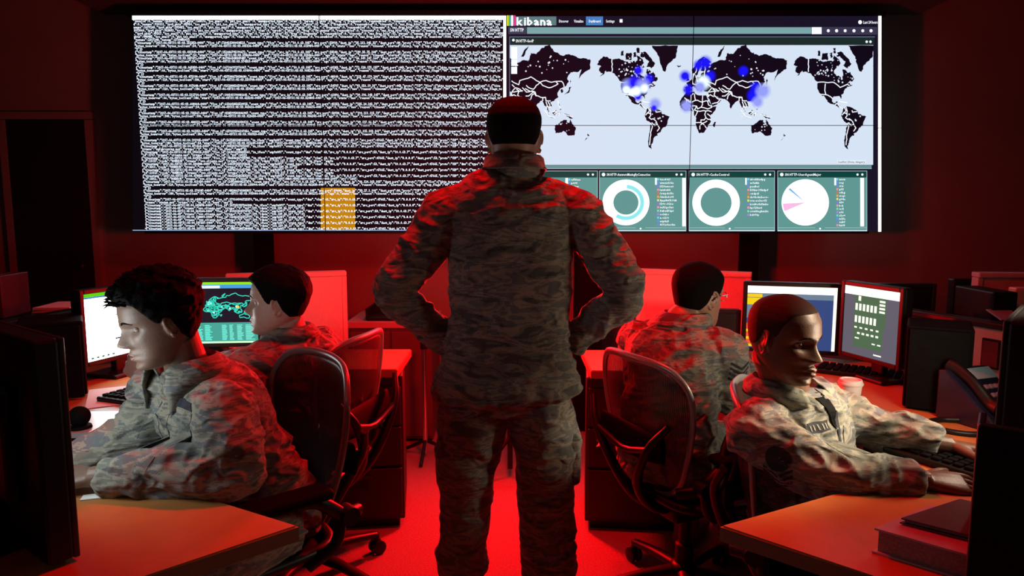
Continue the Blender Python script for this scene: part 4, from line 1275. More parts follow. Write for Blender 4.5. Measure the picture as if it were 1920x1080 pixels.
for x0, x1, ttl in PAN:
    scr('chart_panel', (96, 152, 148), 1.0, [(x0, 330, x1, 432)], d=.002)
    scr('chart_header', (8, 66, 62), 1.0, [(x0 + 1, 319, x1, 330)], d=.003)
    scr('chart_outline', (168, 205, 202), 1.0, [(x0, 317.3, x1, 318.3), (x0, 317.3, x0 + 1, 432), (x1 - 1, 317.3, x1, 432), (x0, 426.3, x0 + (x1 - x0) * .42, 427.2), (x0 + (x1 - x0) * .53, 426.3, x1, 427.2)], d=.004)
    scr('chart_base_line', (205, 225, 235), 1.1, [(x0, 431.5, x1, 433.4)], d=.004)
    label('chart_title', ttl, x0 + 14, 326.8, 4.6, width=min(82, 3.1 * len(ttl)))
    scr('chart_icon', (240, 250, 250), 1.2, polys=disc((x0 + 8, 324.5), 3.4, 12) + disc((x1 - 18, 324.5), 2.2, 8) + disc((x1 - 9, 324.5), 2.2, 8) + disc((x0 + (x1 - x0) * .475, 428.5), 1.8, 8))
scr('donut_chart', (250, 253, 253), 1.4, polys=disc((1173.5, 378), 44, 48, 23.5))
scr('donut_segment', (140, 232, 236), 1.05, polys=disc((1173.5, 378), 34, 30, 27, .05, 3.75, d=.005))
scr('donut_chart', (252, 252, 253), 1.4, polys=disc((1342.5, 378.5), 44.5, 48, 29))
scr('pie_chart', (252, 252, 253), 1.4, polys=disc((1509.5, 378), 44.5, 48))
scr('pie_slice', (250, 190, 232), 1.0, polys=disc((1509.5, 378), 42, 6, 0, -1.98, -1.62, d=.005))
scr('pie_slice', (120, 180, 240), 1.0, polys=disc((1509.5, 378), 40, 3, 0, -.90, -.80, d=.005))
LEG = [(1066, 334, 4, 6.5, 30), (1232, 333.5, 14, 6.7, 36), (1401, 333.5, 11, 6.8, 38), (1568, 333.5, 15, 6.3, 14)]
lcols = [(110, 215, 235), (90, 150, 250), (130, 130, 220), (240, 150, 160), (230, 110, 80), (250, 170, 60), (240, 230, 110), (140, 120, 230), (250, 150, 190), (120, 235, 170), (190, 120, 240)]
for x, y, n, dy, w in LEG:
    mbt = MB()
    for k in range(n):
        c = lcols[k % len(lcols)]
        scr('legend_key', c, 1.0, [(x, y + dy * k - 2, x + 3.4, y + dy * k + 2)], d=.004)
    for k in range(n):
        nch = random.randint(int(w * .15), int(w * .32)) if w > 20 else random.randint(3, 4)
        s = ''.join(random.choice('abcdefghiklmnoprstuvw-/=0123456') for _ in range(nch))
        label('legend_text', s, x + 5, y + dy * k + 1.9, 3.6, width=nch * 2.9)
scr('legend_toggle', (246, 250, 250), 1.2, [(1060, 331, 1065, 343), (1228, 331, 1231.5, 344), (1397, 331, 1400, 344), (1564, 331, 1567.5, 345)], d=.004)
scr('panel_scroll_bar', (250, 250, 250), 1.4, [(1279, 331, 1285.5, 424), (1612.5, 331, 1619.5, 424)], d=.005)
scr('page_scroll_bar', (255, 253, 248), 1.6, [(1646.2, 30, 1652, 236), (1646.2, 237, 1652, 434.5)], d=.003)
# dark seams between the eight displays
mb = MB()
for k in (1, 2, 3):
    x = xl + pw * k; mb.box((x, YS - .0065, (ztop + zbot) / 2), (.0038, .003, SH))
mb.box(((xl + xr) / 2, YS - .0065, zbot + ph_), (SW, .003, .0038))
mb.build('panel_seams', M['black'], vw, off=VO)
# ------------------------------------------------------------------ desks
ZD = .73
def desk(name, label_, poly, legs):
    t = thing(name, label_, 'desk', (sum(p[0] for p in poly) / len(poly), sum(p[1] for p in poly) / len(poly), 0))
    o = t.location.copy()
    bm = bmesh.new()
    a = sum(poly[i][0] * poly[(i + 1) % len(poly)][1] - poly[(i + 1) % len(poly)][0] * poly[i][1] for i in range(len(poly)))
    P = poly if a > 0 else poly[::-1]
    lo = [bm.verts.new((p[0] - o.x, p[1] - o.y, ZD - .036)) for p in P]; hi = [bm.verts.new((p[0] - o.x, p[1] - o.y, ZD)) for p in P]
    n = len(P)
    bm.faces.new(lo[::-1]); top = bm.faces.new(hi)
    for i in range(n):
        f = bm.faces.new((lo[i], lo[(i + 1) % n], hi[(i + 1) % n], hi[i])); f.material_index = 1
    bmesh.ops.bevel(bm, geom=[e for e in top.edges], offset=.004, segments=2, affect='EDGES')
    bmesh.ops.triangulate(bm, faces=[f for f in bm.faces if len(f.verts) > 4], ngon_method='EAR_CLIP')
    me = bpy.data.meshes.new('desk_top'); bm.to_mesh(me); bm.free()
    me.materials.append(M['desk']); me.materials.append(M['desk_edge'])
    link_mesh('desk_top', me, None, t)
    for (x, y, sx, sy) in legs:
        mb = MB(); mb.rbox((x, y, (ZD - .036) / 2), (sx, sy, ZD - .036), .004); mb.build('leg_panel', M['cabinet'], t, off=o)
    return t
kl, kr = onz(560, 985, ZD), onz(1350, 985, ZD)
nl, nr2 = onz(270, 1080, ZD), onz(1640, 1080, ZD)
ul, ur = onz(400, 938, ZD), onz(1560, 926, ZD)
polyL = [(kl.x, kl.y), (ul.x, ul.y), (-.84, 1.655), (-1.02, 1.70), (-1.13, 1.84), (-1.16, 2.15), (-1.12, 2.5), (-1.02, 2.78), (-.88, 2.9), (-.49, 2.9), (-.49, 3.32), (-1.32, 3.32), (-1.86, 2.96), (-1.99, 2.5), (-1.99, .9), (-1.0, .9), (nl.x, nl.y)]
polyR = [(kr.x, kr.y), (ur.x, ur.y), (.92, 1.63), (1.06, 1.70), (1.085, 1.84), (1.07, 2.05), (1.0, 2.3), (.93, 2.55), (.82, 2.74), (.66, 2.86), (.335, 2.88), (.335, 3.30), (1.2, 3.30), (1.64, 3.0), (1.84, 2.56), (1.95, 2.1), (1.95, .8), (1.05, .8), (nr2.x, nr2.y)]
desk('corner_desk', 'wood laminate corner desk on the left with a black box and a laptop on it', polyL, [(-1.7, 1.0, .5, .03), (-1.95, 1.9, .03, 1.5), (-1.5, 3.2, .4, .03)])
desk('corner_desk', 'wood laminate corner desk on the right with a paper cup and a phone', polyR, [(1.55, .9, .5, .03), (1.92, 1.7, .03, 1.5), (1.3, 3.2, .4, .03)])
def pedestal(label_, cx, cy, w, d, rz):
    t = thing('file_pedestal', label_, 'file cabinet', (cx, cy, 0), rz, 'file pedestals')
    h = ZD - .040
    mb = MB(); mb.rbox((0, 0, h / 2 + .02), (w, d, h - .04), .006); mb.build('body', M['cabinet'], t)
    mb = MB(); mb.box((0, 0, .02), (w - .05, d - .05, .04)); mb.build('plinth', M['black'], t)
    for k, (z, hh) in enumerate(((.56, .17), (.38, .17), (.17, .22))):
        mb = MB(); mb.rbox((0, -d / 2 - .008, z), (w - .02, .016, hh), .004); f = mb.build('drawer', M['cabinet'], t)
        mb = MB(); mb.rbox((0, -d / 2 - .022, z + hh / 2 - .035), (.12, .012, .014), .004); mb.build('drawer_handle', M['graphite'], f)
    return t
pedestal('dark file pedestal under the end of the left desk, behind the mesh chairs', -.70, 3.12, .40, .40, .13)
pedestal('dark file pedestal under the end of the right desk, behind a black chair', .55, 3.10, .42, .40, -.10)

# ------------------------------------------------------------------ low partitions, counters and cabinets at the back
def panel(name, label_, p0, p1, z0, z1, th, mat, cap=None, group=None, cat='partition'):
    p0, p1 = V((p0[0], p0[1], 0)), V((p1[0], p1[1], 0))
    d = (p1 - p0); L = d.length; rz = math.atan2(d.y, d.x)
    t = thing(name, label_, cat, (p0 + p1) / 2, rz, group)
    mb = MB(); mb.rbox((0, 0, (z0 + z1) / 2), (L - .03, th, z1 - z0), .006); mb.build('fabric_face', mat, t)
    mb = MB()
    for s in (-1, 1): mb.rbox((s * (L / 2 - .0125), 0, (z0 + z1) / 2), (.025, th + .008, z1 - z0), .004)
    mb.build('edge_post', cap or mat, t)
    mb = MB(); mb.rbox((0, 0, z1 + .0125), (L, th + .02, .025), .006); mb.build('cap_rail', cap or mat, t)
    return t
panel('partition_panel', 'pale fabric partition behind the person in profile on the left', (-1.42, 3.42), (at(649, 520, 3.6).x, 3.6), 0, at(640, 517, 3.58).z, .05, M['panel'])
panel('partition_panel', 'pale fabric partition behind the person with glasses', (at(1196, 512, 3.62).x, 3.62), (at(1410, 517, 3.42).x, 3.42), 0, at(1300, 517, 3.5).z, .05, M['panel'])
panel('partition_panel', 'low pink-lit partition with a dark cap behind the black computer tower on the right desk', (1.70, 3.02), (2.10, 2.05), 0, at(1695, 588, 3.0).z, .05, M['panelgrey'], M['graphite'])
panel('partition_panel', 'low partition with a dark cap beside the left desk, behind the black box', (-2.10, 2.2), (-1.92, 3.02), 0, at(140, 590, 3.0).z, .05, M['panelgrey'], M['black'])
panel('partition_panel', 'tan fabric screen at the far right behind the printer', (at(1828, 520, 3.3).x, 3.3), (3.3, 3.2), 0, at(1860, 520, 3.3).z, .05, M['panelgrey'], M['panelgrey'])
def counter(label_, x0, x1, y0, y1, z, mat):
    t = thing('side_counter', label_, 'counter', ((x0 + x1) / 2, (y0 + y1) / 2, 0))
    mb = MB(); mb.rbox((0, 0, z - .02), (x1 - x0, y1 - y0, .04), .005); mb.build('counter_top', M['blackmat'], t)
    mb = MB(); mb.box((0, 0, (z - .04) / 2), (x1 - x0 - .04, y1 - y0 - .04, z - .04)); mb.build('counter_body', mat, t)
    return t
zc = at(100, 585, 3.4).z
counter('dark side counter at the far left under the stack of papers', -3.6, -2.12, 3.0, 3.75, zc, M['credenza'])
counter('dark side counter at the far right under the printer', 2.0, 3.8, 2.62, 3.16, .93, M['credenza'])
mb = MB()
t = thing('paper_stack', 'stack of white papers on the far left counter', 'papers', (-2.4, 3.25, zc))
p0, p1 = at(92, 560, 3.25), at(146, 560, 3.25)
t.location = ((p0.x + p1.x) / 2, 3.25, zc)
for k in range(5):
    mb = MB(); mb.box((0, 0, .006 + k * .012), (.16, .22, .011), Matrix.Rotation((k - 2) * .05, 3, 'Z')); mb.build('sheet_bundle', M['paper'], t)
for k, px in enumerate((6, 24)):
    p = at(px, 570, 3.3)
    t = thing('binder', ['dark ring binder standing on the left counter at the frame edge', 'dark ring binder standing on the left counter, nearer the doorway'][k], 'binder', (p.x, 3.3, zc), .1 * k, 'binders on the left counter')
    h = at(px, 513, 3.3).z - zc
    mb = MB(); mb.rbox((0, 0, h / 2), (.038, .22, h), .004); mb.build('cover', M['binderdark'], t)
    mb = MB(); mb.box((.0, .012, h / 2), (.03, .20, h - .01)); mb.build('pages', M['pages'], t)
# credenza behind the standing man
c0 = onz(662, 830, 0); zcr = at(700, 603, c0.y).z
t = thing('credenza', 'grey steel credenza against the back wall, left of the standing person', 'cabinet', ((c0.x + at(808, 700, c0.y).x) / 2, c0.y + .225, 0))
wc = at(812, 700, c0.y).x - c0.x
mb = MB(); mb.rbox((0, 0, zcr / 2 - .01), (wc, .43, zcr - .06), .006); mb.build('body', M['credenza'], t)
mb = MB(); mb.rbox((0, -.005, zcr - .02), (wc + .03, .46, .04), .006); mb.build('cabinet_top', M['panelgrey'], t)
for s in (-1, 1):
    mb = MB(); mb.rbox((s * wc / 4, -.222, zcr / 2 - .01), (wc / 2 - .012, .016, zcr - .10), .004); f = mb.build('door', M['credenza'], t)
    mb = MB(); mb.rbox((s * .03, -.236, zcr / 2 + .1), (.014, .014, .12), .004); mb.build('handle', M['graphite'], f)
mb = MB(); mb.box((0, 0, .02), (wc - .04, .38, .04)); mb.build('plinth', M['black'], t)
p0, p1 = at(695, 570, c0.y + .15), at(765, 570, c0.y + .15)
t = thing('tray', 'dark shallow tray on the back credenza beside the standing person', 'tray', ((p0.x + p1.x) / 2, c0.y + .15, zcr))
mb = MB(); mb.rbox((0, 0, .012), (p1.x - p0.x, .26, .02), .004); mb.build('base', M['black'], t)
mb = MB()
for s in (-1, 1): mb.rbox((s * (p1.x - p0.x) / 2, 0, .04), (.012, .26, .07), .003)
mb.rbox((0, .13, .04), (p1.x - p0.x, .012, .07), .003); mb.build('sides', M['black'], t)
pr = at(1106, 480, 4.3)
t = thing('tall_cabinet', 'tall black cabinet seen between the standing person\'s right arm and body', 'cabinet', (at(1106, 600, 4.3).x, 4.45, 0))
hz_ = at(1106, 478, 4.3).z
mb = MB(); mb.rbox((0, 0, hz_ / 2), (.15, .36, hz_), .005); mb.build('body', M['blackmat'], t)
mb = MB(); mb.rbox((-.05, -.19, hz_ * .55), (.012, .012, .16), .003); mb.build('handle', M['graphite'], t)
# chrome pole stand
b = onz(800, 832, 0)
t = thing('pole_stand', 'slim chrome pole stand on the floor under the standing person\'s left elbow', 'stand', (b.x + .02, b.y - .22, 0))
hp_ = at(806, 640, b.y).z
mb = MB(); mb.cyl((0, 0, .03), (0, 0, hp_), .013, n=16); mb.build('pole', M['chrome'], t, smooth=True)
mb = MB()
for k in range(3):
    a = .5 + k * 2 * PI / 3; mb.tube([(0, 0, .10), (.09 * math.cos(a), .09 * math.sin(a), .05), (.17 * math.cos(a), .17 * math.sin(a), .012)], .010, 8, 2)
mb.build('tripod_foot', M['black'], t, smooth=True)
mb = MB(); mb.cyl((0, 0, hp_), (0, 0, hp_ + .05), .02, n=16); mb.build('collar', M['black'], t, smooth=True)
# red work light behind the standing man
YLT = 3.42
t = thing('light_stand', 'low black light stand with a red lamp, behind the legs of the standing person', 'lamp', (-.01, YLT + .10, 0))
mb = MB(); mb.cyl((0, 0, .05), (0, 0, 1.0), .014, n=14); mb.build('pole', M['black'], t, smooth=True)
for k in range(3):
    a = PI / 2 + k * 2 * PI / 3
    mb = MB(); mb.tube([(0, 0, .22), (.12 * math.cos(a), .12 * math.sin(a), .10), (.24 * math.cos(a), .24 * math.sin(a), .012)], .010, 8, 2); mb.build('leg', M['black'], t, smooth=True)
mb = MB(); mb.rbox((0, .02, 1.07), (.15, .08, .15), .012); mb.build('lamp_head', M['black'], t)
mb = MB(); mb.rbox((0, -.024, 1.07), (.12, .006, .12), .004); mb.build('lamp_filter', emat('red_filter', (1, .01, .005, 1), 3.0), t)

# ------------------------------------------------------------------ mesh office chairs
def make_chair():
    t = thing('office_chair', 'x', 'office chair', (0, 0, 0), 0, 'black mesh office chairs')
    half = [(.0, 1.0), (.12, .996), (.20, .975), (.252, .92), (.264, .84), (.248, .74), (.216, .64), (.178, .56), (.13, .505), (.06, .480)]
    out = half + [(0, .474)] + [(-x, z) for x, z in half[:0:-1]]
    def bp(x, z):
        return (x, -.20 - .10 * (z - .48) / .5 - .02 * math.sin((z - .48) / .5 * PI) + .055 * (x / .25) ** 2, z)
    loop = [np.array(p) for p in catmull([bp(x, z) for x, z in out], 4, True)]
    mb = MB(); mb.loft(loop, [(.009, .014)] * len(loop), n=10, closed=True, ref=(0, 1, 0)); mb.build('backrest_frame', M['frame'], t, smooth=True)
    cen = (0, .75); vs = []; fs = []
    o2 = catmull([(x, z, 0) for x, z in out], 4, True); n = len(o2)
    K = 10
    for k in range(K + 1):
        f_ = k / K
        for p in o2:
            x, z = cen[0] + (p[0] - cen[0]) * f_, cen[1] + (p[1] - cen[1]) * f_
            q = bp(x, z); vs.append((q[0], q[1], q[2]))
    for k in range(K):
        for i in range(n):
            fs.append((k * n + i, k * n + (i + 1) % n, (k + 1) * n + (i + 1) % n, (k + 1) * n + i))
    mb = MB(); mb.add(vs, fs); o = mb.build('backrest_mesh', M['mesh'], t, smooth=True)
    s = o.modifiers.new('solid', 'SOLIDIFY'); s.thickness = .003
    mb = MB()
    for sg in (-1, 1):
        mb.tube([(sg * .235, -.305, .80), (sg * .16, -.335, .70), (sg * .06, -.30, .54), (sg * .04, -.20, .42), (sg * .04, -.05, .40)], [.012, .015, .02, .022, .02], 10, 4)
    mb.tube([(-.16, -.335, .70), (0, -.325, .66), (.16, -.335, .70)], .012, 8, 3)
    mb.build('back_support', M['black'], t, smooth=True)
    mb = MB(); mb.loft([(-.19, -.29, .70), (0, -.285, .685), (.19, -.29, .70)], [(.05, .012), (.06, .014), (.05, .012)], n=14, sub=4, ref=(0, 0, 1)); mb.build('lumbar_pad', M['blackmat'], t, smooth=True)
    so = [(.0, .25, .445), (.16, .245, .45), (.245, .18, .465), (.25, 0, .47), (.235, -.16, .475), (.15, -.21, .475), (0, -.215, .475)]
    so = so + [(-x, y, z) for x, y, z in so[-2:0:-1]]
    lp = catmull(so, 4, True)
    mb = MB(); mb.loft(lp, [(.016, .018)] * len(lp), n=10, closed=True, ref=(0, 0, 1)); sf = mb.build('seat_frame', M['black'], t, smooth=True)
    vs = []; fs = []; n = len(lp)
    for k in range(5):
        for p in lp:
            f_ = k / 4; vs.append((p[0] * f_, .02 + (p[1] - .02) * f_, .455 + (p[2] - .455) * f_))
    for k in range(4):
        for i in range(n): fs.append((k * n + i, k * n + (i + 1) % n, (k + 1) * n + (i + 1) % n, (k + 1) * n + i))
    mb = MB(); mb.add(vs, fs); o = mb.build('seat_mesh', M['blackmat'], t, smooth=True)
    s = o.modifiers.new('solid', 'SOLIDIFY'); s.thickness = .004
    for sg in (-1, 1):
        mb = MB(); mb.rbox((sg * .295, -.02, .675), (.088, .26, .032), .015, None, 3); ar = mb.build('armrest', M['blackmat'], t, smooth=True)
        mb = MB(); mb.tube([(sg * .24, -.27, .56), (sg * .285, -.20, .58), (sg * .295, -.12, .645), (sg * .295, -.05, .66)], [.02, .022, .020, .018], 10, 4)
        mb.tube([(sg * .25, -.10, .44), (sg * .285, -.17, .50), (sg * .288, -.19, .585)], [.018, .018, .018], 10, 4); mb.build('arm_post', M['black'], ar, smooth=True)
        mb = MB(); mb.cyl((sg * .275, -.205, .585), (sg * .325, -.205, .585), .028, n=16); mb.build('adjuster_knob', M['black'], ar, smooth=True)
    mb = MB(); mb.rbox((0, -.02, .395), (.20, .26, .075), .02, None, 3); mb.tube([(.10, .03, .40), (.24, .05, .41), (.27, .06, .41)], .007, 8, 2); mb.build('tilt_mechanism', M['black'], t, smooth=True)
    mb = MB(); mb.lathe([(.036, .10), (.036, .22), (.024, .225), (.024, .38)], (0, -.02, 0), 20); mb.build('gas_lift', M['black'], t, smooth=True)
    mb = MB(); mb.lathe([(.05, .075), (.058, .09), (.055, .13), (.04, .145)], (0, -.02, 0), 24); mb.build('base_hub', M['black'], t, smooth=True)
    for k in range(5):
        a = PI / 2 + .35 + k * 2 * PI / 5; ca, sa = math.cos(a), math.sin(a)
        mb = MB(); mb.loft([(.03 * ca, -.02 + .03 * sa, .115), (.17 * ca, -.02 + .17 * sa, .105), (.31 * ca, -.02 + .31 * sa, .085)], [(.020, .032), (.018, .026), (.014, .020)], n=12, sub=3, ref=(0, 0, 1)); lg = mb.build('base_leg', M['black'], t, smooth=True)
        mb = MB(); c = np.array((.315 * ca, -.02 + .315 * sa, .03)); tx = np.array((-sa, ca, 0))
        for sg in (-1, 1):
            mb.loft([c + tx * (sg * .008), c + tx * (sg * .012), c + tx * (sg * .024), c + tx * (sg * .027)], [.026, .030, .030, .024], n=18)
        mb.cyl(c + np.array((0, 0, .0)), c + np.array((0, 0, .06)), .010, n=10)
        mb.loft([c + tx * -.006 + np.array((0, 0, .03)), c + tx * .006 + np.array((0, 0, .03))], [.012, .012], n=10)
        mb.build('caster', M['black'], lg, smooth=True)
    return t
def heading(x, y): return math.atan2(y, x) - PI / 2
ch = make_chair()
for i, (x, y, h, sc, lb) in enumerate(((-.80, 1.94, heading(-.74, -.67), .96, 'mesh office chair with a pale frame behind the person at the near left desk'),
        (-.80, 2.52, heading(-.97, .25), .96, 'black mesh office chair holding the person in profile on the left'),
        (.645, 2.41, heading(.90, .44), .92, 'black mesh office chair holding the person with glasses'),
        (.90, 1.885, heading(.93, -.37), .90, 'black mesh office chair holding the person with the shaved head'))):
    o = ch if i == 0 else copy_tree(ch)
    o.location = (x, y, 0); o.rotation_euler = (0, 0, h); o.scale = (sc, sc, sc); o['label'] = lb

# ------------------------------------------------------------------ monitors
def monitor(label_, a, b, z0, z1, facing, group=None, th=.045, bez=.018, screen_mat=None, content=None, stand=True, bezmat=None):
    """a..b = ends of the lower edge seen from the screen side, left to right"""
    a, b = V((a[0], a[1], 0)), V((b[0], b[1], 0))
    d = b - a; L = d.length; rz = math.atan2(d.y, d.x)
    base = (a + b) / 2
    t = thing('monitor', label_, 'monitor', (base.x, base.y, ZD), rz, group)
    H = z1 - z0; zc_ = (z0 + z1) / 2 - ZD
    mb = MB(); mb.rbox((0, th / 2 + .006, zc_), (L, th, H), .008); mb.rbox((0, th + .015, zc_), (L * .6, .03, H * .55), .012); mb.build('housing', M['black'], t)
    mb = MB()
    for s in (-1, 1): mb.rbox((s * (L / 2 - bez / 2), .004, zc_), (bez, .012, H), .003)
    for s in (-1, 1): mb.rbox((0, .004, zc_ + s * (H / 2 - bez / 2)), (L - 2 * bez, .012, bez), .003)
    mb.build('bezel', bezmat or M['bezel'], t)
    sw, sh = L - 2 * bez, H - 2 * bez
    mb = MB(); mb.box((0, .006, zc_), (sw, .004, sh)); sc_ = mb.build('screen', screen_mat or M['black'], t)
    if content:
        def Q(u, v, dd=0.0): return V((-sw / 2 + u * sw, .003 - dd, zc_ + sh / 2 - v * sh))
        content(sc_, Q)
    if stand:
        mb = MB(); mb.rbox((0, th + .02, (z0 - ZD) / 2 + .05), (.06, .03, z0 - ZD + .12), .006); mb.build('stand_neck', M['black'], t)
        mb = MB(); mb.rbox((0, .05, .008), (.22, .16, .016), .006, None, 2); mb.build('stand_base', M['black'], t)
    return t
def qrect(sc_, Q, name, col, st, rects, d=.001):
    mb = MB()
    for u0, v0, u1, v1 in rects: mb.add([Q(u0, v1, d), Q(u1, v1, d), Q(u1, v0, d), Q(u0, v0, d)], [(0, 1, 2, 3)])
    return mb.build(name, E(*col, st), sc_, fix=False)
def cont_white(sc_, Q):
    qrect(sc_, Q, 'page', (250, 252, 252), 7.0, [(0, .05, 1, 1)])
    qrect(sc_, Q, 'title_strip', (90, 210, 20), 1.0, [(0, 0, 1, .05)])
    qrect(sc_, Q, 'menu_strip', (60, 130, 200), 1.0, [(0, .05, 1, .075)], .0012)
    qrect(sc_, Q, 'page_text', (70, 80, 90), .8, [(.35, .36, .85, .375), (.33, .72, .45, .745), (.5, .70, .9, .73)], .002)
    qrect(sc_, Q, 'tray_marks', (90, 150, 110), .8, [(.04 + k * .06, .945, .07 + k * .06, .975) for k in range(5)], .002)
def cont_map(sc_, Q):
    qrect(sc_, Q, 'map_ground', (20, 16, 32), 1.0, [(0, .1, 1, .66)])
    qrect(sc_, Q, 'title_strip', (150, 230, 30), 1.0, [(0, 0, 1, .04)])
    qrect(sc_, Q, 'menu_strip', (70, 160, 225), 1.0, [(0, .04, 1, .10)])
    qrect(sc_, Q, 'menu_highlight', (230, 245, 250), 1.1, [(0, .055, .62, .10)], .0015)
    qrect(sc_, Q, 'table_ground', (70, 165, 150), 1.0, [(0, .66, 1, .97)])
    qrect(sc_, Q, 'bottom_line', (200, 250, 200), 1.2, [(0, .97, 1, 1)])
    rows_ = []
    for c0_, c1_ in ((.05, .14), (.20, .29), (.34, .42), (.44, .52), (.62, .68), (.70, .75), (.78, .85), (.87, .97)):
        for k in range(12):
            rows_.append((c0_, .70 + k * .0215, c0_ + (c1_ - c0_) * random.uniform(.6, 1.0), .711 + k * .0215))
    qrect(sc_, Q, 'table_print', (120, 250, 228), 1.1, rows_, .0015)
    pr_ = lambda a, b, k: (lambda m: ((a + 170) / 350, .36 - (.56 / 3.9) * math.log(math.tan(PI / 4 + math.radians(b) / 2)) + .13))(0)
    lines = [p + [p[0]] for p in LAND] + BORD
    mb = MB()
    for P in lines:
        q = [pr_(a, b, 0) for a, b in P]
        for a, b in zip(q, q[1:]):
            if min(a[1], b[1]) < .115 or max(a[1], b[1]) > .655 or min(a[0], b[0]) < .005 or max(a[0], b[0]) > .995: continue
            dx, dy = b[0] - a[0], (b[1] - a[1]) * .6; L = math.hypot(dx, dy) + 1e-9; w = .0042
            nx, ny = -dy / L * w, dx / L * w / .6
            mb.add([Q(a[0] + nx, a[1] + ny, .002), Q(b[0] + nx, b[1] + ny, .002), Q(b[0] - nx, b[1] - ny, .002), Q(a[0] - nx, a[1] - ny, .002)], [(0, 1, 2, 3)])
    mb.build('map_outlines', E(50, 215, 190, 1.1), sc_, fix=False)
    mb = MB()
    for lon, lat, r in ((5, 50, .035), (12, 47, .022), (-100, 40, .03), (-80, 40, .022), (50, 33, .02), (105, 33, .022), (80, 22, .018), (0, 10, .02), (20, 0, .022)):
        x, y = pr_(lon, lat, 0); n = 14
        mb.add([Q(x + r * .6 * math.cos(2 * PI * i / n), y + r * math.sin(2 * PI * i / n), .0015) for i in range(n)], [tuple(range(n))])
    mb.build('hot_spots', E(190, 250, 245, 1.2), sc_, fix=False)
    mb = MB(); x, y = pr_(110, 32, 0)
    mb.add([Q(x + .016 * math.cos(2 * PI * i / 12), y + .026 * math.sin(2 * PI * i / 12), .0018) for i in range(12)], [tuple(range(12))])
    mb.build('hot_spot', E(240, 200, 60, 1.2), sc_, fix=False)
def cont_blue(sc_, Q):
    qrect(sc_, Q, 'desktop', (52, 74, 128), 1.0, [(0, .1, .965, 1)])
    qrect(sc_, Q, 'white_bar', (255, 252, 232), 1.5, [(0, 0, 1, .115)], .0015)
    qrect(sc_, Q, 'white_edge', (255, 250, 225), 1.4, [(.965, .1, 1, 1)], .0015)
    qrect(sc_, Q, 'grey_strip', (110, 130, 150), 1.0, [(0, .115, .965, .2), (0, .3, .1, .52)], .0012)
    qrect(sc_, Q, 'yellow_print', (240, 200, 20), 1.1, [(.0, .13, .17, .18), (.0, .19, .17, .30), (.02, .54, .16, .60), (.0, .70, .14, .74), (.0, .82, .16, .86), (.0, .94, .18, .98)], .002)
    qrect(sc_, Q, 'red_block', (245, 90, 50), 1.0, [(.0, .60, .18, .94)], .0016)
    qrect(sc_, Q, 'pink_block', (240, 130, 110), 1.0, [(.1, .30, .2, .52), (.17, .2, .4, .3)], .0016)
def cont_grey(sc_, Q):
    qrect(sc_, Q, 'desktop', (92, 96, 108), 1.0, [(0, .1, 1, 1)])
    qrect(sc_, Q, 'white_bar', (255, 252, 238), 1.5, [(0, 0, 1, .12)], .0015)
    R_1 = []
    for k in range(6): R_1 += [(.22 + k * .07, .24, .265 + k * .07, .34), (.22 + k * .07, .42, .265 + k * .07, .52)]
    for k in range(5): R_1 += [(.22 + k * .10, .58, .27 + k * .10, .605), (.28 + k * .085, .66, .33 + k * .085, .69)]
    R_1 += [(.66, .15 + k * .05, .76, .18 + k * .05) for k in range(4)] + [(.24, .74, .32, .76), (.56, .78, .62, .80), (.66, .78, .72, .80), (.60, .93, .74, .95), (.27, .13, .32, .20)]
    qrect(sc_, Q, 'green_sheet', (70, 108, 80), 1.0, [(.20, .12, .78, .56), (.20, .56, .74, .88)], .0012)
    qrect(sc_, Q, 'cell_print', (240, 246, 228), 1.2, R_1, .002)
zm = lambda px, py, Y: at(px, py, Y).z
a, b_ = at(152, 600, 2.62), at(318, 600, 3.04)
monitor('monitor with a bright white page behind the bowed person at the left desk', (a.x, 2.62), (b_.x, 3.04), zm(170, 690, 2.62), zm(155, 545, 2.62), 0, content=cont_white)
a, b_ = at(296, 600, 3.12), at(490, 600, 3.16)
monitor('monitor with a cyan world map and table before the person in profile', (a.x, 3.12), (b_.x, 3.16), zm(430, 651, 3.14), zm(430, 522, 3.14), 0, content=cont_map)
a, b_ = at(1392, 600, 3.10), at(1576, 600, 2.99)
monitor('monitor with a plain blue desktop and white bar behind the shaved-headed person', (a.x, 3.10), (b_.x, 2.99), zm(1480, 662, 3.05), zm(1480, 530, 3.05), 0, content=cont_blue)
a, b_ = at(1575, 600, 2.88), at(1692, 600, 2.58)
monitor('monitor with a grey screen of white and green cells, right of the blue one', (a.x, 2.88), (b_.x, 2.58), zm(1690, 693, 2.60), zm(1690, 540, 2.60), 0, content=cont_grey)
a, b_ = at(1290, 600, 3.16), at(1392, 600, 3.12)
monitor('switched-off dark monitor between the person with glasses and the blue monitor', (a.x, 3.18), (b_.x, 3.14), zm(1340, 690, 3.16), zm(1340, 580, 3.16), 0)
# the two near monitors seen from behind, lighting the people at the near desks
def cont_half(m, u0, u1):  # invented screen content, its lit part placed to light the person, not the desk
    def f(sc_, Q):
        mb = MB(); mb.add([Q(u0, .66, .001), Q(u1, .66, .001), Q(u1, .02, .001), Q(u0, .02, .001)], [(0, 1, 2, 3)]); mb.build('lit_screen_part', m, sc_, fix=False)
        qrect(sc_, Q, 'dim_screen_part', (40, 48, 60), 1.0, [(0, .62, 1, 1)])
    return f
mw = emat('lit_white_screen', (.86, .97, 1.0, 1), 8.0); mwm = emat('lit_warm_screen', (1.0, .84, .62, 1), 26.0)
e1 = V((at(90, 700, 1.24).x, 1.24, 0)); dirL = nrm((-.80, .60, 0))
e0 = np.array(e1) + dirL * .50
monitor('black monitor seen from behind at the left frame edge, facing the bowed person', (e1.x, e1.y + .05), (e0[0], e0[1] + .05), .738, at(90, 642, 1.24).z, 0, th=.05, content=cont_half(mw, .45, 1), bezmat=M['graphite'])
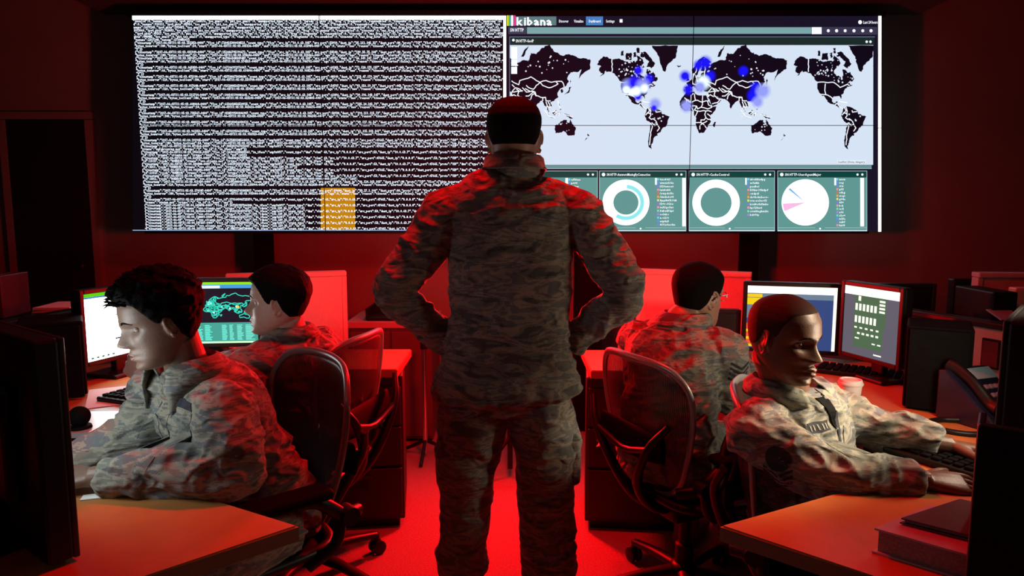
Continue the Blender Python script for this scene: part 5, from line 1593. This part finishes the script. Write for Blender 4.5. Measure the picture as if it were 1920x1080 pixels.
e1 = V((at(1906, 700, 1.48).x, 1.48, 0)); dirR = nrm((.66, .75, 0)); e0 = np.array(e1) + dirR * .46
monitor('tall black monitor seen from behind at the right frame edge, facing the shaved-headed person', (e0[0], e0[1] + .05), (e1.x, e1.y + .05), .80, at(1906, 608, 1.48).z, 0, th=.05, content=cont_half(mwm, 0, .55))
zt2 = at(1832, 797, 1.12).z; xq = at(1832, 900, 1.12).x; ra = -.62
t = thing('paper_tray', 'black upright desk organiser in front of the tall monitor at the right frame edge', 'organiser', (xq + .155 * math.cos(ra) - .03 * math.sin(ra), 1.12 + .155 * math.sin(ra) + .03 * math.cos(ra), ZD), ra)
h = zt2 - ZD
mb = MB(); mb.rbox((0, -.02, h / 2), (.32, .02, h), .003); mb.build('back_panel', M['black'], t)
for s in (-1, 1):
    mb = MB(); mb.rbox((s * .155, .02, h / 2), (.012, .08, h), .003); mb.build('side_panel', M['black'], t)
for k in range(3):
    mb = MB(); mb.rbox((0, .02, .012 + k * h / 3), (.30, .07, .008), .002); mb.build('shelf', M['black'], t)
# silhouettes of monitors on the desks beyond
for (x0, x1, y0, y1, Y, lb) in ((1592, 1756, 532, 580, 3.35, 'dark monitor beyond the low partition, right of the grey screen'), (1787, 1826, 523, 572, 3.45, 'small dark monitor beyond the low partition, beside the tan screen')):
    a, b_ = at(x0, 550, Y), at(x1, 550, Y)
    zt_m = at(x0, y0, Y).z
    monitor(lb, (a.x, Y), (b_.x, Y), zt_m - .32, zt_m, 0)
t = counter('dark counter beyond the low partition on the right, under the dark monitors', 1.72, 3.2, 3.30, 3.85, ZD, M['credenza'])

# ------------------------------------------------------------------ things on the desks
def box_thing(name, label_, cat, px0, px1, py0, py1, Y, depth, mat, rz=0, parts=None, zbase=ZD):
    a, b_ = at(px0, py1, Y), at(px1, py1, Y)
    h = at(px0, py0, Y).z - zbase; w = b_.x - a.x
    t = thing(name, label_, cat, ((a.x + b_.x) / 2, Y + depth / 2, zbase), rz)
    mb = MB(); mb.rbox((0, 0, h / 2 + .004), (w, depth, h - .008), .006); mb.build('body', mat, t)
    return t, w, h
t, w, h = box_thing('computer_tower', 'black computer box on the left desk, left of the white-page monitor', 'computer', 50, 156, 608, 748, 2.40, .24, M['blackmat'], .56)
t.location.x -= .075
mb = MB(); mb.rbox((0, -.152, h / 2), (w - .02, .008, h - .02), .003); mb.build('front_grille', M['blackmat'], t)
mb = MB()
for s in (-1, 1): mb.box((s * (w / 2 - .03), 0, .003), (.03, .24, .006))
mb.build('foot', M['blackmat'], t)
t, w, h = box_thing('computer_tower', 'black computer tower on the right desk, behind the desk phone', 'computer', 1712, 1820, 615, 766, 2.26, .20, M['blackmat'], -.53)
t.location.x += .035
mb = MB(); mb.rbox((0, -.112, h / 2), (w - .02, .008, h - .02), .003); mb.build('front_grille', M['blackmat'], t)
mb = MB()
for s in (-1, 1): mb.box((s * (w / 2 - .03), 0, .003), (.03, .18, .006))
mb.build('foot', M['blackmat'], t)
# closed laptop dock and mouse on the left desk
p = [onz(104, 772, ZD + .045), onz(240, 771, ZD + .045), onz(168, 812, ZD + .045), onz(60, 815, ZD + .045)]
cx, cy = sum(v.x for v in p) / 4, sum(v.y for v in p) / 4
t = thing('laptop', 'closed laptop with a pale grey lid on the left desk, before the bowed person', 'laptop', (cx, cy, ZD))
pl_ = [(v.x - cx, v.y - cy) for v in p]
mb = MB(); mb.prism(pl_, .002, .030); mb.build('base', M['black'], t)
mb = MB(); mb.prism([(x * .985, y * .985) for x, y in pl_], .031, .046); mb.build('lid', M['silver'], t)
q = onz(150, 800, ZD + .05)
t = thing('webcam', 'round dark desk camera standing on the pale laptop lid', 'camera', (q.x, q.y, ZD + .046))
mb = MB(); mb.ell((0, 0, .035), (.03, .03, .03)); mb.build('head', M['blackmat'], t, smooth=True)
mb = MB(); mb.lathe([(.032, 0), (.03, .008), (.008, .012)], (0, 0, 0), 20); mb.build('base', M['blackmat'], t, smooth=True)
def keyboard(label_, c, rz):
    t = thing('keyboard', label_, 'keyboard', (c.x, c.y, ZD), rz)
    mb = MB(); mb.rbox((0, 0, .010), (.44, .15, .018), .006); mb.build('base', M['black'], t)
    mb = MB()
    for r in range(5):
        for k in range(15): mb.rbox((-.195 + k * .028, -.052 + r * .026, .0225), (.022, .020, .008), .002, None, 1)
    mb.build('keys', M['blackmat'], t)
    return t
keyboard('black keyboard on the left desk under the white-page monitor', V((-1.33, 2.58, 0)), 1.2)
keyboard('black keyboard on the right desk, left of the paper cup', onz(1640, 706, ZD), -.6)
kb = onz(1850, 880, ZD); keyboard('black keyboard under the hands of the shaved-headed person', V((1.22, 1.74, 0)), -1.05)
keyboard('black keyboard under the hands of the bowed person', V((-1.25, 1.72, 0)), 1.1)
def sheet(label_, px, py, w, d, rz):
    c = onz(px, py, ZD); t = thing('paper_sheet', label_, 'paper', (c.x, c.y, ZD + .001), rz)
    mb = MB(); mb.box((0, 0, .001), (w, d, .002)); mb.build('sheet', M['paper'], t)
sheet('white sheet of paper on the left desk beyond the pale laptop', 226, 742, .21, .28, .5)
sheet('small paper slip on the left desk beside the bowed person\'s forearm', 180, 932, .06, .03, .3)
def mouse(label_, c, rz):
    t = thing('computer_mouse', label_, 'mouse', (c.x, c.y, ZD), rz)
    mb = MB(); mb.ell((0, 0, .012), (.032, .056, .022)); mb.v = [(x, y, max(z, .001)) for x, y, z in mb.v]; mb.build('shell', M['black'], t, smooth=True)
    mb = MB(); mb.cyl((-.004, .028, .03), (.004, .028, .03), .008, n=12); mb.build('scroll_wheel', M['graphite'], t, smooth=True)
mouse('dark computer mouse by the hand of the person with glasses', onz(1388, 708, ZD), -.4)
# desk things under the right monitors
c = onz(1545, 692, ZD)
t = thing('dish', 'small red dish on the right desk under the blue monitor', 'dish', (c.x, c.y, ZD))
mb = MB(); mb.lathe([(.03, 0), (.035, .006), (.062, .022), (.066, .024), (.058, .020), (.03, .009)], (0, 0, 0), 28); mb.build('bowl', M['red_dish'], t, smooth=True)
# paper cup
c = onz(1592, 768, ZD)
t = thing('paper_cup', 'paper coffee cup with a white lid and brown sleeve on the right desk', 'cup', (c.x, c.y, ZD))
k = (at(1592, 711, c.y).z - ZD) / .118
def L_(pr): return [(r * k, z * k) for r, z in pr]
mb = MB(); mb.lathe(L_([(.030, .001), (.031, .004), (.0415, .105), (.040, .105)]), (0, 0, 0), 32); mb.build('cup_body', M['cupwhite'], t, smooth=True)
mb = MB(); mb.lathe(L_([(.0320, .008), (.0330, .010), (.0385, .062), (.0375, .063)]), (0, 0, 0), 32); mb.build('sleeve', M['cupbrown'], t, smooth=True)
mb = MB(); mb.lathe(L_([(.0435, .098), (.0455, .102), (.0440, .107), (.0415, .108), (.0395, .118), (.036, .119), (.034, .114), (.004, .114)]), (0, 0, 0), 32); mb.build('lid', M['cupwhite'], t, smooth=True)
# desk phone with handset and keys
c = onz(1846, 792, ZD)
t = thing('desk_phone', 'dark desk phone with a grey keypad on the right desk, tilted to the right', 'phone', (c.x, c.y, ZD), .35)
mb = MB()
prof = [(-.10, .0), (.10, .0), (.10, .16), (.075, .165), (-.10, .03)]
Rt = Matrix.Rotation(0, 3, 'Z')
vs = [(x, y, z) for x in (-.095, .095) for y, z in prof]
mb.add(vs, [(0, 1, 2, 3, 4), (9, 8, 7, 6, 5)] + [(i, (i + 1) % 5, 5 + (i + 1) % 5, 5 + i) for i in range(5)])
o = mb.build('body', M['navy'], t); bv = o.modifiers.new('b', 'BEVEL'); bv.width = .006; bv.segments = 2
Rk = Matrix.Rotation(math.atan2(.135, .175), 3, 'X')
ks = MB()
for r in range(4):
    for q_ in range(4):
        y = -.075 + r * .026; ks.rbox((.0 + q_ * .022, y, .034 + (y + .10) * .771 + .003), (.016, .016, .008), .002, Rk, 1)
ks.build('keypad', M['key'], t)
ds = MB(); ds.rbox((.035, .045, .034 + .145 * .771 + .004), (.10, .045, .006), .002, Rk); ds.build('display', M['teal'], t)
hs = MB(); hs.loft([(-.062, -.085, .075), (-.062, -.05, .085), (-.064, .0, .135), (-.062, .055, .165), (-.062, .085, .175)], [(.024, .022), (.022, .016), (.018, .013), (.022, .016), (.024, .022)], n=14, sub=4); hs.build('handset', M['black'], t, smooth=True)
cd = MB(); cd.tube([(-.062, -.09, .06), (-.10, -.11, .02), (-.17, -.09, .008), (-.22, -.03, .008), (-.20, .04, .008), (-.13, .05, .008), (-.09, .02, .012)], .009, 8, 6); cd.build('handset_cord', M['black'], t, smooth=True)
# books at the near right corner
def binder(label_, px_pts, z0, h, cov, th=.004):
    P = [onz(x, y, z0 + h) for x, y in px_pts]
    cx, cy = sum(v.x for v in P) / len(P), sum(v.y for v in P) / len(P)
    t = thing('ring_binder', label_, 'binder', (cx, cy, z0))
    pl = [(v.x - cx, v.y - cy) for v in P]
    mb = MB(); mb.prism(pl, h - th, h); mb.build('front_cover', cov, t)
    mb = MB(); mb.prism([(x * 1.02, y * 1.02) for x, y in pl], .0005, th); mb.build('rear_cover', cov, t)
    mb = MB(); mb.prism([(x * .94, y * .94) for x, y in pl], th, h - th); mb.build('pages', M['pages'], t)
    return t
A0, B0 = onz(1640, 990, ZD + .055), onz(1812, 1040, ZD + .055)
binder('thick mauve vinyl ring binder lying at the near corner of the right desk', [(1640, 990), (1745, 947), (1905, 985), (1822, 1042)], ZD, .052, M['binder'])
binder('dark maroon folder lying on top of the mauve ring binder', [(1690, 971), (1800, 935), (1915, 962), (1838, 1008)], ZD + .054, .012, M['binderdark'], .003)
# the printer and things beyond the right partition
t, w, h = box_thing('printer', 'dark printer on the far right counter beyond the low partition', 'printer', 1858, 1905, 548, 606, 2.85, .25, M['black'], 0, zbase=.93)
mb = MB(); mb.rbox((-.02, -.16, h * .35), (.10, .10, .006), .002, Matrix.Rotation(.3, 3, 'X')); mb.build('paper_output', M['teal'], t)
t, w, h = box_thing('document_rack', 'beige plastic rack beside the dark printer at the right frame edge', 'rack', 1900, 1990, 540, 608, 2.95, .05, M['beige'], 0, zbase=.93)
mb = MB()
for k in range(3): mb.rbox((-w / 4 + k * w / 4, -.03, h * (.35 + .2 * (k % 2))), (.03, .02, .05), .004)
mb.build('clip', M['navy'], t)
# picture pinned on the right partition
pd = nrm((.40, -.97, 0)); pn = np.array((-.97, -.40, 0))
for (px, py, w, h, lb, mat) in ((1838, 662, .045, .085, 'small dark picture pinned to the right partition beside the computer tower', M['black']),):
    Yp = 2.62; c = at(px, py, Yp)
    s_ = (Yp - 3.02) / (2.05 - 3.02); xq = 1.70 + .40 * s_
    t = thing('picture', lb, 'picture', (xq - .032, Yp - .012, c.z), math.atan2(pd[1], pd[0]))
    mb = MB(); mb.rbox((0, 0, 0), (w * 1.5, .008, h * 1.35), .002); mb.build('board', mat, t)
    mb = MB(); mb.box((0, -.005, 0), (w * 1.3, .002, h * 1.15)); mb.build('print', M['binderdark'], t)

# ------------------------------------------------------------------ light
def area(name, loc, target, size, power, col, spread=180, size_y=None):
    l = bpy.data.lights.new(name, 'AREA'); l.energy = power; l.color = col
    l.shape = 'RECTANGLE'; l.size = size; l.size_y = size_y or size; l.spread = math.radians(spread)
    o = bpy.data.objects.new(name, l); COL.objects.link(o)
    o.location = loc
    o.rotation_euler = (V(target) - V(loc)).to_track_quat('-Z', 'Y').to_euler()
    return o
RED = (1.0, .001, .003)
area('red_work_lamp', (0, YLT + .06, 1.07), (0, 1.6, .55), .12, 85, RED)
area('red_ceiling_lamp', (0, 2.38, 2.80), (0, 2.75, 0), .25, 43, RED, 150)
area('red_partition_fill', (0, 2.72, 1.30), (0, 4.5, 1.75), .15, 35, RED)  # red fill with no fixture, added to brighten the partitions and back wall
l = bpy.data.lights.new('warm_side_fill', 'SPOT'); l.energy = 88; l.color = (1.0, .78, .54); l.spot_size = math.radians(42); l.spot_blend = .7; l.shadow_soft_size = .10  # unseen warm spot, added to brighten the shaved-headed person
o = bpy.data.objects.new('warm_side_fill', l); COL.objects.link(o); o.location = (1.42, 1.70, 1.44)
o.rotation_euler = (V((.86, 1.80, .94)) - o.location).to_track_quat('-Z', 'Y').to_euler()
area('soft_room_light', (-.2, -1.6, 2.6), (0, 2.2, 1.0), 1.4, 1.2, (1.0, .86, .72))
w = bpy.data.worlds.new('world'); scene.world = w; w.use_nodes = True
w.node_tree.nodes['Background'].inputs[0].default_value = (0, 0, 0, 1)
w.node_tree.nodes['Background'].inputs[1].default_value = 0
vs_ = scene.view_settings
scene.display_settings.display_device = 'sRGB'
vs_.view_transform = 'Standard'; vs_.look = 'None'; vs_.exposure = 0; vs_.gamma = 1; vs_.use_curve_mapping = False
